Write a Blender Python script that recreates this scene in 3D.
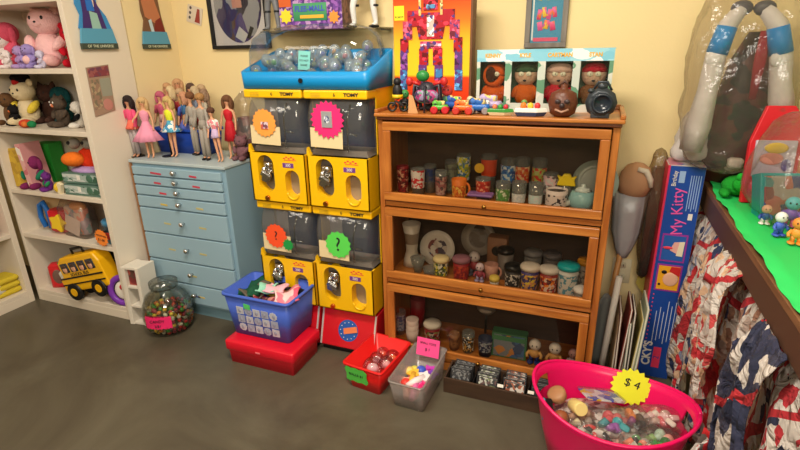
import bpy, bmesh, math, random
from mathutils import Vector, Matrix, Euler
random.seed(7)
for o in list(bpy.data.objects): bpy.data.objects.remove(o)
SC = bpy.context.scene; COL = SC.collection
PI = math.pi
def lin(c):
    f = lambda v: (v/255)/12.92 if v/255 <= .04045 else ((v/255+.055)/1.055)**2.4
    return (f(c[0]), f(c[1]), f(c[2]), 1)
# ------------------------------------------------------------------ camera
FPX, YAW, PITCH, ROLL = 499.2569, -.3808, .3396, -.02
CAM = Vector((.7981, -2.2003, 1.37))
cy, sy, cp, sp = math.cos(YAW), math.sin(YAW), math.cos(PITCH), math.sin(PITCH)
FW = Vector((sy*cp, cy*cp, -sp)); r0 = Vector((cy, -sy, 0)); u0 = r0.cross(FW)
RT = math.cos(ROLL)*r0+math.sin(ROLL)*u0; UP = -math.sin(ROLL)*r0+math.cos(ROLL)*u0
cd = bpy.data.cameras.new('camera'); cam = bpy.data.objects.new('camera', cd); COL.objects.link(cam)
mw = Matrix((RT, UP, -FW)).transposed().to_4x4(); mw.translation = CAM
cam.matrix_world = mw; cd.sensor_width = 36; cd.lens = FPX*36/800; cd.clip_start = .02
SC.camera = cam
def at(px, py, ax, v):
    "where the sight line of a photo pixel meets the plane x, y or z = v"
    d = FW+RT*((px-400)/FPX)-UP*((py-225)/FPX)
    i = 'xyz'.index(ax); return CAM+d*((v-CAM[i])/d[i])
def atx(px, py, y): return at(px, py, 'y', y).x
# ------------------------------------------------------------------ world, lights, exposure
w = bpy.data.worlds.new('world'); SC.world = w; w.use_nodes = True
w.node_tree.nodes['Background'].inputs[0].default_value = (1.0, .92, .80, 1)
w.node_tree.nodes['Background'].inputs[1].default_value = .5
def area(name, loc, size, power, col, aim=None):
    l = bpy.data.lights.new(name, 'AREA'); l.shape = 'RECTANGLE'; l.size, l.size_y = size; l.energy = power; l.color = col
    o = bpy.data.objects.new(name, l); COL.objects.link(o); o.location = loc
    if aim: o.rotation_euler = (Vector(aim)-Vector(loc)).to_track_quat('-Z', 'Y').to_euler()
    return o
area('ceiling_lamp_light', (.15, -1.45, 2.52), (.8, .35), 56, (1, .90, .76))
area('front_fill_light', (1.0, -3.6, 2.2), (1.2, .6), 48, (1, .91, .78), (0, -.3, .6))  # fill light added on the camera side to brighten the cabinet contents
area('side_lamp_light', (-1.6, -2.3, 2.5), (.9, .5), 18, (1, .90, .77), (-1.2, -.3, .6))
vs = SC.view_settings; vs.view_transform = 'Standard'; vs.look = 'None'; vs.gamma = 1; vs.exposure = -0.06; vs.use_curve_mapping = False
SC.cycles.transparent_max_bounces = 32
# ------------------------------------------------------------------ materials
def nm(name):
    m = bpy.data.materials.new(name); m.use_nodes = True
    nt = m.node_tree; return m, nt, nt.nodes['Principled BSDF']
_c = {}
def M(c, rough=.55, metal=0, spec=.4, bump=0, bs=60, coat=0):
    key = (c, rough, metal, spec, bump, bs, coat)
    if key in _c: return _c[key]
    m, nt, b = nm('plain')
    b.inputs['Base Color'].default_value = lin(c); b.inputs['Roughness'].default_value = rough
    b.inputs['Metallic'].default_value = metal; b.inputs['Specular IOR Level'].default_value = spec
    b.inputs['Coat Weight'].default_value = coat
    if bump:
        n = nt.nodes.new('ShaderNodeTexNoise'); n.inputs['Scale'].default_value = bs
        t = nt.nodes.new('ShaderNodeTexCoord'); bp = nt.nodes.new('ShaderNodeBump'); bp.inputs['Strength'].default_value = bump; bp.inputs['Distance'].default_value = .01
        nt.links.new(t.outputs['Object'], n.inputs['Vector']); nt.links.new(n.outputs['Fac'], bp.inputs['Height']); nt.links.new(bp.outputs[0], b.inputs['Normal'])
    _c[key] = m; return m
def ramp(nt, cols, const=True, pos=None):
    r = nt.nodes.new('ShaderNodeValToRGB'); cr = r.color_ramp
    if const: cr.interpolation = 'CONSTANT'
    while len(cr.elements) < len(cols): cr.elements.new(1)
    for i, c in enumerate(cols):
        cr.elements[i].position = pos[i] if pos else i/(len(cols) if const else max(1, len(cols)-1))
        cr.elements[i].color = lin(c)
    return r
def PRINT(cols, scale=30, rough=.5, stretch=(1, 1, 1), kind='VORONOI', bump=0):
    key = ('p', tuple(cols), scale, rough, stretch, kind)
    if key in _c: return _c[key]
    m, nt, b = nm('printed'); L = nt.links
    t = nt.nodes.new('ShaderNodeTexCoord'); mp = nt.nodes.new('ShaderNodeMapping'); mp.inputs['Scale'].default_value = stretch
    L.new(t.outputs['Object'], mp.inputs[0])
    if kind == 'VORONOI':
        v = nt.nodes.new('ShaderNodeTexVoronoi'); v.inputs['Scale'].default_value = scale
        n = nt.nodes.new('ShaderNodeTexNoise'); n.inputs['Scale'].default_value = scale*.9
        mx = nt.nodes.new('ShaderNodeVectorMath'); mx.operation = 'MULTIPLY_ADD'; mx.inputs[1].default_value = (1.1/scale,)*3
        L.new(mp.outputs[0], n.inputs['Vector']); L.new(n.outputs['Color'], mx.inputs[0]); L.new(mp.outputs[0], mx.inputs[2]); L.new(mx.outputs[0], v.inputs['Vector'])
        s = nt.nodes.new('ShaderNodeSeparateColor'); L.new(v.outputs['Color'], s.inputs[0]); src = s.outputs[0]
    else:
        n = nt.nodes.new('ShaderNodeTexNoise'); n.inputs['Scale'].default_value = scale; n.inputs['Detail'].default_value = 3
        L.new(mp.outputs[0], n.inputs['Vector']); src = n.outputs['Fac']
    r = ramp(nt, cols, kind == 'VORONOI', None if kind == 'VORONOI' else [.3+.4*i/(len(cols)-1) for i in range(len(cols))])
    L.new(src, r.inputs[0]); L.new(r.outputs[0], b.inputs['Base Color']); b.inputs['Roughness'].default_value = rough
    _c[key] = m; return m
def WOOD(c1, c2, stretch=(2, 30, 30), rough=.35, spec=.5):
    m, nt, b = nm('wood'); L = nt.links
    t = nt.nodes.new('ShaderNodeTexCoord'); mp = nt.nodes.new('ShaderNodeMapping'); mp.inputs['Scale'].default_value = stretch
    n = nt.nodes.new('ShaderNodeTexNoise'); n.inputs['Scale'].default_value = 1.5; n.inputs['Detail'].default_value = 6; n.inputs['Distortion'].default_value = .6
    L.new(t.outputs['Object'], mp.inputs[0]); L.new(mp.outputs[0], n.inputs['Vector'])
    r = ramp(nt, [c1, c2], False, [.35, .65]); L.new(n.outputs['Fac'], r.inputs[0]); L.new(r.outputs[0], b.inputs['Base Color'])
    b.inputs['Roughness'].default_value = rough; b.inputs['Specular IOR Level'].default_value = spec
    return m
def CLEAR(tint=(245, 245, 245), gloss=.06, rough=.05, bump=0, bs=25, milk=0):
    film = bump > .4
    if film: milk = milk or .035; bump = .45; rough = max(rough, .14)
    key = ('c', tint, gloss, rough, bump, bs, milk)
    if key in _c: return _c[key]
    m, nt, b = nm('clear'); L = nt.links; out = nt.nodes['Material Output']; nt.nodes.remove(b)
    tr = nt.nodes.new('ShaderNodeBsdfTransparent'); tr.inputs[0].default_value = lin(tint)
    g = nt.nodes.new('ShaderNodeBsdfGlossy'); g.inputs['Roughness'].default_value = rough
    fr = nt.nodes.new('ShaderNodeFresnel'); fr.inputs[0].default_value = 1.4
    ad = nt.nodes.new('ShaderNodeMath'); ad.operation = 'ADD'; ad.use_clamp = True; ad.inputs[1].default_value = gloss; ad.operation = 'MULTIPLY_ADD'; ad.inputs[1].default_value = .3 if film else .5; ad.inputs[2].default_value = gloss*.6
    mx = nt.nodes.new('ShaderNodeMixShader'); L.new(fr.outputs[0], ad.inputs[0]); L.new(ad.outputs[0], mx.inputs[0])
    src = tr.outputs[0]
    if milk:
        d = nt.nodes.new('ShaderNodeBsdfDiffuse'); d.inputs[0].default_value = lin(tint); m2 = nt.nodes.new('ShaderNodeMixShader'); m2.inputs[0].default_value = milk
        L.new(tr.outputs[0], m2.inputs[1]); L.new(d.outputs[0], m2.inputs[2]); src = m2.outputs[0]
    L.new(src, mx.inputs[1]); L.new(g.outputs[0], mx.inputs[2]); L.new(mx.outputs[0], out.inputs[0])
    if bump:
        n = nt.nodes.new('ShaderNodeTexNoise'); n.inputs['Scale'].default_value = bs; n.inputs['Detail'].default_value = 4
        t = nt.nodes.new('ShaderNodeTexCoord'); bp = nt.nodes.new('ShaderNodeBump'); bp.inputs['Strength'].default_value = bump; bp.inputs['Distance'].default_value = .03
        L.new(t.outputs['Object'], n.inputs['Vector']); L.new(n.outputs['Fac'], bp.inputs['Height'])
        L.new(bp.outputs[0], g.inputs['Normal']); L.new(bp.outputs[0], fr.inputs['Normal'])
    _c[key] = m; return m
# ------------------------------------------------------------------ mesh builder
def RM(rot=(0, 0, 0), loc=(0, 0, 0)): return Matrix.Translation(Vector(loc)) @ Euler(rot).to_matrix().to_4x4()
def rring(wd, dp, r, z, n=5, c=(0, 0)):
    "rounded rectangle ring"
    r = min(r, wd/2-1e-4, dp/2-1e-4); P = []
    for k, (sx, sy_) in enumerate(((1, 1), (-1, 1), (-1, -1), (1, -1))):
        for i in range(n+1):
            a = k*PI/2+i*PI/2/n
            P.append(Vector((c[0]+sx*(wd/2-r)+r*math.cos(a), c[1]+sy_*(dp/2-r)+r*math.sin(a), z)))
    return P
def ering(rx, ry, z, n=24, c=(0, 0)): return [Vector((c[0]+rx*math.cos(2*PI*i/n), c[1]+ry*math.sin(2*PI*i/n), z)) for i in range(n)]
class MB:
    def __init__(s, mat=None): s.bm = bmesh.new(); s.mats = []; s.mi = 0; s.X = Matrix(); (s.m(mat) if mat else None)
    def m(s, mat):
        if mat not in s.mats: s.mats.append(mat)
        s.mi = s.mats.index(mat); return s
    def face(s, vs_, smooth=False):
        try: f = s.bm.faces.new(vs_)
        except ValueError: return
        f.material_index = s.mi; f.smooth = smooth
    def loft(s, rings, smooth=True, caps=(True, True), Mx=None):
        Mx = s.X @ (Mx or Matrix()); V = [[s.bm.verts.new(Mx @ Vector(p)) for p in r] for r in rings]; n = len(V[0])
        for a, b in zip(V, V[1:]):
            for i in range(n): s.face((a[i], a[(i+1) % n], b[(i+1) % n], b[i]), smooth)
        if caps[0]: s.face(list(reversed(V[0])))
        if caps[1]: s.face(V[-1])
        return s
    def box(s, c, sz, rot=(0, 0, 0)):
        x, y, z = sz[0]/2, sz[1]/2, sz[2]/2
        return s.loft([[(-x, -y, h), (x, -y, h), (x, y, h), (-x, y, h)] for h in (-z, z)], False, Mx=RM(rot, c))
    def b2(s, x0, x1, y0, y1, z0, z1): return s.box(((x0+x1)/2, (y0+y1)/2, (z0+z1)/2), (abs(x1-x0), abs(y1-y0), abs(z1-z0)))
    def rbox(s, c, sz, r=.01, rot=(0, 0, 0)):
        "box with rounded vertical edges and softened top and bottom; c is its centre"
        w_, d_, h_ = sz; e = min(r*.5, h_*.3); Z = (-h_/2, -h_/2+e, h_/2-e, h_/2)
        return s.loft([rring(w_-(2*e if i in (0, 3) else 0), d_-(2*e if i in (0, 3) else 0), r, z) for i, z in enumerate(Z)], True, Mx=RM(rot, c))
    def lathe(s, prof, c=(0, 0, 0), n=24, rot=(0, 0, 0), sc=(1, 1), caps=(True, True)):
        return s.loft([ering(max(r, 1e-4)*sc[0], max(r, 1e-4)*sc[1], z, n) for r, z in prof], True, caps, RM(rot, c))
    def cyl(s, c, r, h, n=20, rot=(0, 0, 0), r2=None):
        Mx = RM(rot, c); r2 = r if r2 is None else r2
        return s.loft([ering(r, r, 0, n), ering(r2, r2, h, n)], True, Mx=Mx)
    def ell(s, c, r, rot=(0, 0, 0), n=16, k=9):
        if not hasattr(r, '__len__'): r = (r, r, r)
        R_ = [ering(r[0]*math.sin(PI*i/k) or 1e-5, r[1]*math.sin(PI*i/k) or 1e-5, -r[2]*math.cos(PI*i/k), n) for i in range(k+1)]
        R_[0] = ering(1e-4*r[0], 1e-4*r[1], -r[2], n); R_[-1] = ering(1e-4*r[0], 1e-4*r[1], r[2], n)
        return s.loft(R_, True, Mx=RM(rot, c))
    def tube(s, pts, r, n=8, flat=1):
        P = [Vector(p) for p in pts]; R_ = []; x = None
        for i, p in enumerate(P):
            t = (P[min(i+1, len(P)-1)]-P[max(i-1, 0)]).normalized()
            if x is None: x = t.cross(Vector((0, 0, 1)) if abs(t.z) < .9 else Vector((1, 0, 0))).normalized()
            x = (x-t*x.dot(t)).normalized(); y = t.cross(x); rr = r[i] if hasattr(r, '__len__') else r
            R_.append([p+x*rr*math.cos(2*PI*k/n)+y*rr*flat*math.sin(2*PI*k/n) for k in range(n)])
        return s.loft(R_)
    def prism(s, poly, d, Mx=None, smooth=False):
        "outline in the XZ plane, thickness d towards +Y"
        return s.loft([[(x, 0, z) for x, z in poly], [(x, d, z) for x, z in poly]], smooth, Mx=Mx)
    def grid(s, fn, nu, nv, smooth=True):
        V = [[s.bm.verts.new(s.X @ Vector(fn(i/nu, j/nv))) for j in range(nv+1)] for i in range(nu+1)]
        for i in range(nu):
            for j in range(nv): s.face((V[i][j], V[i+1][j], V[i+1][j+1], V[i][j+1]), smooth)
        return s
    def build(s, name, parent=None, loc=None, rot=None, bevel=0, solid=0, label=None):
        bmesh.ops.recalc_face_normals(s.bm, faces=s.bm.faces[:])
        me = bpy.data.meshes.new(name); s.bm.to_mesh(me); s.bm.free()
        for m_ in s.mats: me.materials.append(m_)
        o = bpy.data.objects.new(name, me); COL.objects.link(o)
        if parent: o.parent = parent
        if loc is not None: o.location = loc
        if rot is not None: o.rotation_euler = rot
        if solid: md = o.modifiers.new('solid', 'SOLIDIFY'); md.thickness = solid
        if bevel: md = o.modifiers.new('bevel', 'BEVEL'); md.width = bevel; md.segments = 2; md.limit_method = 'ANGLE'; md.angle_limit = .7
        if label: o['label'] = label
        return o
def tag(o, label, cat, group=None, kind=None):
    o['label'] = label; o['category'] = cat
    if group: o['group'] = group
    if kind: o['kind'] = kind
    return o
def T(name, label, cat, loc=(0, 0, 0), rz=0, group=None, rot=None):
    o = bpy.data.objects.new(name, None); o.empty_display_size = .02; COL.objects.link(o); o.location = loc
    o.rotation_euler = rot or (0, 0, rz); return tag(o, label, cat, group)
def dup(root, loc=None, rot=None, label=None):
    r = root.copy(); COL.objects.link(r)
    if loc is not None: r.location = loc
    if rot is not None: r.rotation_euler = rot
    if label: r['label'] = label
    for ch in list(root.children):
        c = ch.copy(); COL.objects.link(c); c.parent = r
        for g in list(ch.children):
            d = g.copy(); COL.objects.link(d); d.parent = c
    return r
def struct(o): o['kind'] = 'structure'; return o
def text(s_, size, mat, parent, loc, rot=(PI/2, 0, 0), name='lettering', sx=1, ext=.0004, bold=0):
    cu = bpy.data.curves.new('t', 'FONT'); cu.body = s_; cu.size = size; cu.extrude = ext; cu.align_x = 'CENTER'; cu.align_y = 'CENTER'; cu.offset = bold
    t = bpy.data.objects.new('t', cu); COL.objects.link(t)
    me = bpy.data.meshes.new_from_object(t.evaluated_get(bpy.context.evaluated_depsgraph_get()))
    bpy.data.objects.remove(t); me.materials.clear(); me.materials.append(mat)
    o = bpy.data.objects.new(name, me); COL.objects.link(o); o.parent = parent; o.location = loc; o.rotation_euler = rot; o.scale = (sx, 1, 1)
    return o
def starpoly(r1, r2, n): return [((r1 if i % 2 == 0 else r2)*math.sin(PI*i/n), (r1 if i % 2 == 0 else r2)*math.cos(PI*i/n)) for i in range(2*n)]
WHITE = M((235, 230, 220)); BLACK = M((22, 20, 22), .4); INK = M((30, 28, 34), .7)
CHROME = M((210, 210, 210), .18, 1); CLR = CLEAR(); DARKG = M((60, 58, 58), .6)
def col(*c, **k): return M(tuple(c), **k)

# ================================================================== THE SETTING
YB = .12      # back wall
m, nt, b = nm('concrete'); L = nt.links
t = nt.nodes.new('ShaderNodeTexCoord'); n = nt.nodes.new('ShaderNodeTexNoise'); n.inputs['Scale'].default_value = 1.6; n.inputs['Detail'].default_value = 9; n.inputs['Roughness'].default_value = .62; n.inputs['Distortion'].default_value = .8
L.new(t.outputs['Object'], n.inputs['Vector']); r = ramp(nt, [(70, 62, 50), (88, 81, 66), (104, 98, 82)], False, [.3, .5, .72]); L.new(n.outputs['Fac'], r.inputs[0]); L.new(r.outputs[0], b.inputs['Base Color'])
b.inputs['Roughness'].default_value = .42; b.inputs['Specular IOR Level'].default_value = .45
CONC = m
WALLM = M((240, 218, 164), .8, bump=.06, bs=90); WALLL = M((234, 214, 168), .8, bump=.06, bs=90)
q = MB(CONC); q.b2(-3.2, 2.6, -4.2, .3, -.05, 0); struct(q.build('floor'))
q = MB(WALLM); q.b2(-1.455, 2.6, YB, YB+.1, 0, 2.6); struct(q.build('wall_back'))
q = MB(WALLL); q.b2(-3.2, -1.455, -.2, YB+.1, 0, 2.6); struct(q.build('wall_left'))
q = MB(M((225, 215, 195), .8)); q.b2(-3.3, -3.2, -4.2, .22, 0, 2.6); struct(q.build('wall_side'))
q = MB(M((238, 234, 224), .9)); q.b2(-3.2, 2.6, -4.2, .22, 2.6, 2.65); struct(q.build('ceiling'))
q = MB(M((232, 220, 190), .8)); q.b2(-3.2, 2.6, -4.3, -4.2, 0, 2.6); struct(q.build('wall_front'))
q = MB(M((232, 220, 190), .8)); q.b2(2.6, 2.7, -4.2, .22, 0, 2.6); struct(q.build('wall_right'))
q = MB(M((226, 214, 180), .6)); q.b2(-1.455, 2.6, YB-.012, YB, 0, .09); struct(q.build('baseboard_back', bevel=.003))
# ================================================================== WHITE BOOKCASES
WP = M((226, 214, 196), .45, spec=.4, bump=.03, bs=40)
SH = [.074, .425, .685, 1.02, 1.312, 1.62]
def bookcase(label, loc, rz, W_, D_, shelves, H=2.05):
    t_ = T('bookcase', label, 'bookcase', loc, rz)      # local: front at y=0, back at y=D, x 0..W
    for nme, x0, x1 in (('side_panel', 0, .022), ('side_panel', W_-.03, W_)):
        q = MB(WP); q.b2(x0, x1, 0, D_, 0, H); q.build(nme, t_, bevel=.002)
    q = MB(WP); q.b2(.022, W_-.03, D_-.008, D_, .0, H); q.build('back_panel', t_)
    for z in shelves:
        q = MB(WP); q.b2(.022, W_-.03, .001, D_-.008, z-.024, z); q.build('shelf', t_, bevel=.002)
    q = MB(WP); q.b2(.022, W_-.03, .0, .018, 0, .05); q.build('base', t_, bevel=.002)
    q = MB(WP); q.b2(0, W_, 0, D_, H, H+.02); q.build('top_panel', t_, bevel=.002)
    return t_
bookcase('white bookcase facing the camera, its end panel beside the blue dresser', (-2.205, -.517, 0), 0, .75, .31, SH)
bookcase('white bookcase along the left wall, cut by the left edge of the photo', (-2.212, -1.485, 0), PI/2, .95, .3, [.074, .43, .76, 1.1, 1.4])

# ------------------------------------------------------------------ soft toys and toys on the shelves
FUZ = dict(rough=.95, spec=.1, bump=.5, bs=140)
def fz(*c): return M(tuple(c), **FUZ)
def plush(label, loc, c, s, rz=0, belly=None, ear='round', lean=0, arms=None, eye=BLACK, name='plush_toy'):
    t_ = T(name, label, 'plush toy', loc, rot=(lean, 0, rz)); A = fz(*c); B = fz(*(belly or c))
    q = MB(A); q.ell((0, 0, .38*s), (.30*s, .24*s, .38*s)); q.build('body', t_)
    q = MB(A); q.ell((0, -.04*s, .92*s), (.34*s, .28*s, .28*s)); hd = q.build('head', t_)
    q = MB(B); q.ell((0, -.24*s, .86*s), (.13*s, .10*s, .09*s)); q.m(eye); q.ell((0, -.335*s, .88*s), (.03*s, .02*s, .022*s)); q.build('muzzle', hd)
    q = MB(eye)
    for e in (-1, 1): q.ell((e*.13*s, -.29*s, .97*s), (.03*s, .02*s, .04*s))
    q.build('eyes', hd)
    for e in (-1, 1):
        q = MB(A)
        if ear == 'round': q.ell((e*.26*s, 0, 1.15*s), (.1*s, .06*s, .1*s))
        elif ear == 'point': q.lathe([(.11*s, 0), (.08*s, .1*s), (.01*s, .2*s)], (e*.2*s, 0, 1.1*s), 12, (0, e*.35, 0))
        else: q.ell((e*.3*s, 0, .85*s), (.08*s, .1*s, .22*s))
        q.build('ear', hd)
        q = MB(fz(*arms) if arms else A); q.ell((e*.34*s, -.12*s, .5*s), (.1*s, .11*s, .22*s), (-.6, e*.5, 0)); q.build('arm', t_)
        q = MB(A); q.ell((e*.2*s, -.3*s, .12*s), (.12*s, .24*s, .12*s)); q.build('leg', t_)
    return t_
ys = -.40
z5, z4, z3, z2, z1 = SH[4], SH[3], SH[2], SH[1], SH[0]
plush('big pale pink plush toy lying across the top left shelf', (atx(44, 62, -.40), -.36, z5), (246, 196, 196), .235, rz=.3, lean=-.12, ear='point')
plush('bright pink plush leaning behind the big pale pink plush', (atx(14, 62, -.34), -.33, z5), (228, 92, 118), .19, rz=-.3, ear='flop')
plush('white plush at the left end of the top shelf', (atx(2, 60, -.4)-.03, -.36, z5), (226, 220, 216), .15, rz=.5)
for px, s_, lab, c in ((8, .075, 'small white plush lying in front on the top left shelf', (238, 226, 226)), (22, .09, 'lilac plush in front, second from left on the top shelf', (176, 146, 200)), (31, .095, 'lavender plush in front of the big pale pink plush', (160, 142, 204)), (42, .07, 'pale blue-white plush under the big pink plush head', (205, 200, 226))):
    plush(lab, (atx(px, 66, -.46), -.455, z5), c, s_, rz=random.uniform(-.6, .6), ear='flop')
plush('red plush hanging behind the big pale pink plush at the shelf end', (atx(67, 50, -.35), -.3, z5), (206, 32, 50), .17, rz=.6)
# shelf two
plush('brown furry plush at the left end of the second shelf', (atx(6, 124, -.44)+.01, -.41, z4), (104, 74, 50), .14, rz=.4, ear='flop')
PCR = plush('cream plush with yellow lap and dark cap on the second shelf', (atx(29, 125, -.4), -.38, z4), (224, 206, 168), .19, rz=.1, arms=(226, 200, 70))
q = MB(fz(26, 22, 24)); q.ell((0, 0, .02), (.045, .045, .03)); q.m(fz(180, 40, 40)); q.ell((0, -.03, .0), (.02, .015, .02)); q.build('cap', PCR, loc=(0, -.005, .222))
plush('grey-brown mole-like plush with white eye patches near the shelf end', (atx(62, 130, -.42), -.40, z4), (84, 72, 62), .13, rz=-.2, belly=(226, 130, 90), eye=M((235, 232, 225)))
plush('dark brown plush behind the mole-like plush', (atx(52, 118, -.3), -.29, z4), (76, 52, 44), .17, rz=.2, ear='point')
plush('white and black plush squeezed at the right end of the second shelf', (atx(80, 130, -.42)-.005, -.40, z4), (214, 208, 198), .11, rz=-.7, ear='flop', arms=(24, 24, 26))
plush('dark teal plush at the back of the second shelf', (atx(60, 100, -.28), -.27, z4), (32, 84, 88), .16, ear='flop')
plush('black plush penguin-shaped, left of the cream plush', (atx(17, 128, -.44), -.43, z4), (30, 28, 30), .09, rz=-.2, belly=(230, 120, 60))
q = MB(fz(210, 70, 50)); q.ell((0, 0, .02), (.035, .03, .022)); q.m(fz(40, 130, 80)); q.ell((.045, 0, .018), (.022, .02, .018)); q.m(fz(220, 120, 60)); q.ell((.02, -.02, .02), .015); tag(q.build('felt_flower', loc=(atx(30, 128, -.46), -.475, z4)), 'small red, green and orange felt toy in front of the cream plush', 'toy')
# shelf three: books, boxes
def slab(name, label, cat, loc, sz, mats, rot=(0, 0, 0), group=None, bev=.002):
    "a printed box standing on its base; mats = body, front art, band"
    t_ = T(name, label, cat, loc, rot=rot, group=group); w_, d_, h_ = sz
    q = MB(mats[0]); q.b2(-w_/2, w_/2, -d_/2, d_/2, 0, h_); q.build('body' if cat != 'book' else 'pages', t_, bevel=bev)
    q = MB(mats[1]); q.b2(-w_/2+.06*w_, w_/2-.06*w_, -d_/2-.0015, -d_/2+.001, h_*.06, h_*.94); q.build('printed_front', t_)
    if len(mats) > 2: q = MB(mats[2]); q.b2(-w_/2+.06*w_, w_/2-.06*w_, -d_/2-.003, -d_/2+.001, h_*.72, h_*.9); q.build('title_band', t_)
    return t_
slab('picture_book', 'mustard yellow book leaning at the left of the third shelf', 'book', (-2.125, -.47, z3+.008), (.10, .025, .21), (col(196, 160, 50), PRINT([(205, 170, 50), (196, 158, 44), (178, 140, 40)], 30)), rot=(-.08, -.10, .1))
slab('game_box', 'pink and white upright box beside the yellow book', 'box', (-2.03, -.44, z3+.004), (.03, .12, .245), (col(214, 150, 150), PRINT([(222, 170, 165), (235, 225, 215), (200, 110, 120)], 25)), rot=(0, -.12, .1))
slab('file_box', 'grey box standing at the back left of the third shelf', 'box', (atx(22, 150, -.3), -.29, z3), (.16, .05, .26), (col(112, 106, 98), col(124, 118, 108)))
slab('green_box', 'bright green box behind the purple plush on the third shelf', 'box', (atx(44, 168, -.32), -.31, z3), (.19, .10, .22), (col(44, 160, 58), col(52, 175, 62)), rot=(0, 0, .25))
plush('purple plush with pinkish head and green arms on the third shelf', (atx(37, 192, -.46), -.445, z3), (128, 44, 92), .15, rz=.2, belly=(236, 150, 120), arms=(40, 120, 90), ear='flop')
plush('small white, green and purple plush lying at the third shelf edge', (atx(50, 193, -.48), -.475, z3), (110, 50, 130), .085, rz=-.4, belly=(240, 240, 236), arms=(50, 140, 90))
q = MB(fz(222, 186, 60)); q.ell((0, 0, .03), (.018, .03, .03)); q.m(col(240, 226, 190)); q.box((.02, -.01, .03), (.03, .02, .055), (0, .4, 0)); tag(q.build('card_pack', loc=(atx(63, 197, -.485), -.49, z3)), 'small yellow card pack at the front of the third shelf', 'card pack')
for k in range(2):
    t_ = T('game_box', ['grey-green board game box at the bottom of the pair on the third shelf', 'grey-green board game box on top of the pair on the third shelf'][k], 'game box', (-1.63-.012*k, -.43+.015*k, z3+.001+k*.058), .03+.05*k, 'grey-green board game boxes')
    q = MB(col(92, 122, 110)); q.b2(-.13, .13, -.07, .1, 0, .055); q.build('body', t_, bevel=.002)
    q = MB(PRINT([(160, 178, 172), (120, 150, 140), (196, 205, 200), (60, 100, 80)], 26, stretch=(1, 1, 2))); q.b2(-.125, .125, -.0715, -.069, .012, .05); q.m(WHITE); q.b2(-.03, -.01, -.073, -.07, .02, .045); q.m(col(70, 110, 90)); q.ell((.05, -.071, .03), (.022, .003, .02)); q.build('printed_front', t_)
t_ = T('puppet_head', 'orange-nosed puppet head with grey eyes on top of the game boxes', 'puppet', (-1.66, -.36, z3+.118), .2); t_.scale = (1.35,)*3
q = MB(fz(226, 60, 30)); q.loft([ering(.05, .045, 0), ering(.08, .06, .03), ering(.06, .05, .07), ering(.02, .02, .09)]); q.build('head', t_)
q = MB(fz(236, 120, 40)); q.ell((-.05, -.06, .045), (.045, .035, .028)); q.build('nose', t_)
for e in (0, 1): q = MB(col(150, 150, 140)); q.ell((-.06+.06*e, -.03, .10), .022); q.m(BLACK); q.ell((-.065+.06*e, -.05, .105), .007); q.build('eye', t_)
q = MB(fz(180, 150, 200)); q.ell((.0, -.03, .0), (.09, .05, .018)); q.m(fz(150, 140, 120)); q.ell((.07, 0, .0), (.06, .06, .02)); q.build('collar', t_)
# shelf four
slab('wooden_board', 'plain tan wooden board leaning inside the fourth shelf', 'board', (-2.06, -.35, z2), (.20, .012, .235), (col(206, 170, 118), col(212, 178, 126)), rot=(-.1, 0, .5))
t_ = T('toy_gear_set', 'blue, red and yellow plastic toy on the fourth shelf', 'toy', (-2.0, -.43, z2), .1)
q = MB(col(32, 110, 196, rough=.3)); q.tube([(-.09, 0, .02), (-.11, 0, .08), (-.10, 0, .15), (-.07, 0, .17), (-.05, 0, .12), (-.05, 0, .02)], .014); q.build('blue_arch', t_)
q = MB(col(204, 30, 40, rough=.3)); q.rbox((.03, .01, .07), (.12, .08, .13), .02); q.build('red_body', t_)
q = MB(col(240, 204, 40, rough=.3)); q.prism(starpoly(.055, .035, 5), .02, RM((0, .3, 0), (.06, -.055, .07))); q.build('yellow_star_plate', t_, bevel=.003)
plush('dark blue and red plush behind the plastic toy on the fourth shelf', (atx(72, 225, -.3)-.02, -.29, z2), (36, 50, 110), .14, belly=(180, 40, 40))
plush('grey-beige plush at the back of the fourth shelf', (-1.66, -.29, z2), (150, 136, 116), .15)
t_ = T('toy_bag', 'clear bag of mixed pink and peach toys on the fourth shelf', 'bag of toys', (atx(84, 250, -.44), -.43, z2), -.1); t_.scale = (1.25, 1, 1.3)
q = MB(PRINT([(230, 150, 130), (214, 190, 170), (170, 150, 160), (220, 120, 90), (120, 150, 150)], 40)); q.rbox((0, 0, .07), (.13, .05, .12), .015); q.m(col(226, 206, 196)); q.box((-.01, -.03, .05), (.10, .004, .07), (-.2, .2, 0)); q.m(col(220, 150, 90)); q.ell((.02, 0, .13), (.05, .03, .02)); q.build('contents', t_)
q = MB(CLEAR((240, 236, 232), .1, .15, .8, 30)); q.loft([rring(.17, .08, .03, 0), rring(.2, .11, .04, .05), rring(.18, .1, .03, .12), rring(.14, .03, .01, .17)]); q.build('bag', t_)
def tagstar(label, loc, r, c, rot=(0, 0, 0), n=14, txt=None, name='price_star', cat='price tag', lines=None, tsize=None, k=.82):
    t_ = T(name, label, cat, loc, rot=rot); q = MB(M(tuple(c), .6)); q.prism(starpoly(r, r*k, n), .0015); q.build('card', t_)
    for i, (s_, zz, ts) in enumerate(lines or ([(txt, 0, tsize or r)] if txt else [])): text(s_, ts, INK, t_, (0, -.001, zz), name='handwriting')
    return t_
p = at(101, 238, 'y', -.525); tagstar('orange star price tag on the fourth shelf edge', (p.x, -.524, p.z), .048, (250, 140, 50), (0, .1, 0), 16, lines=[('TOYS IN BAG', .012, .012), ('$ 1.00', -.012, .018)])
t_ = T('plastic_tub', 'blue ribbed plastic tub with red fruit print at the fourth shelf end', 'tub', (-1.535, -.44, z2))
q = MB(col(66, 130, 170, rough=.3)); q.lathe([(.045, 0), (.055, .1), (.058, .1), (.058, .125), (.05, .13)]); q.m(col(190, 60, 50)); q.lathe([(.0535, .03), (.0565, .07)], caps=(False, False)); q.build('body', t_)
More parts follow.
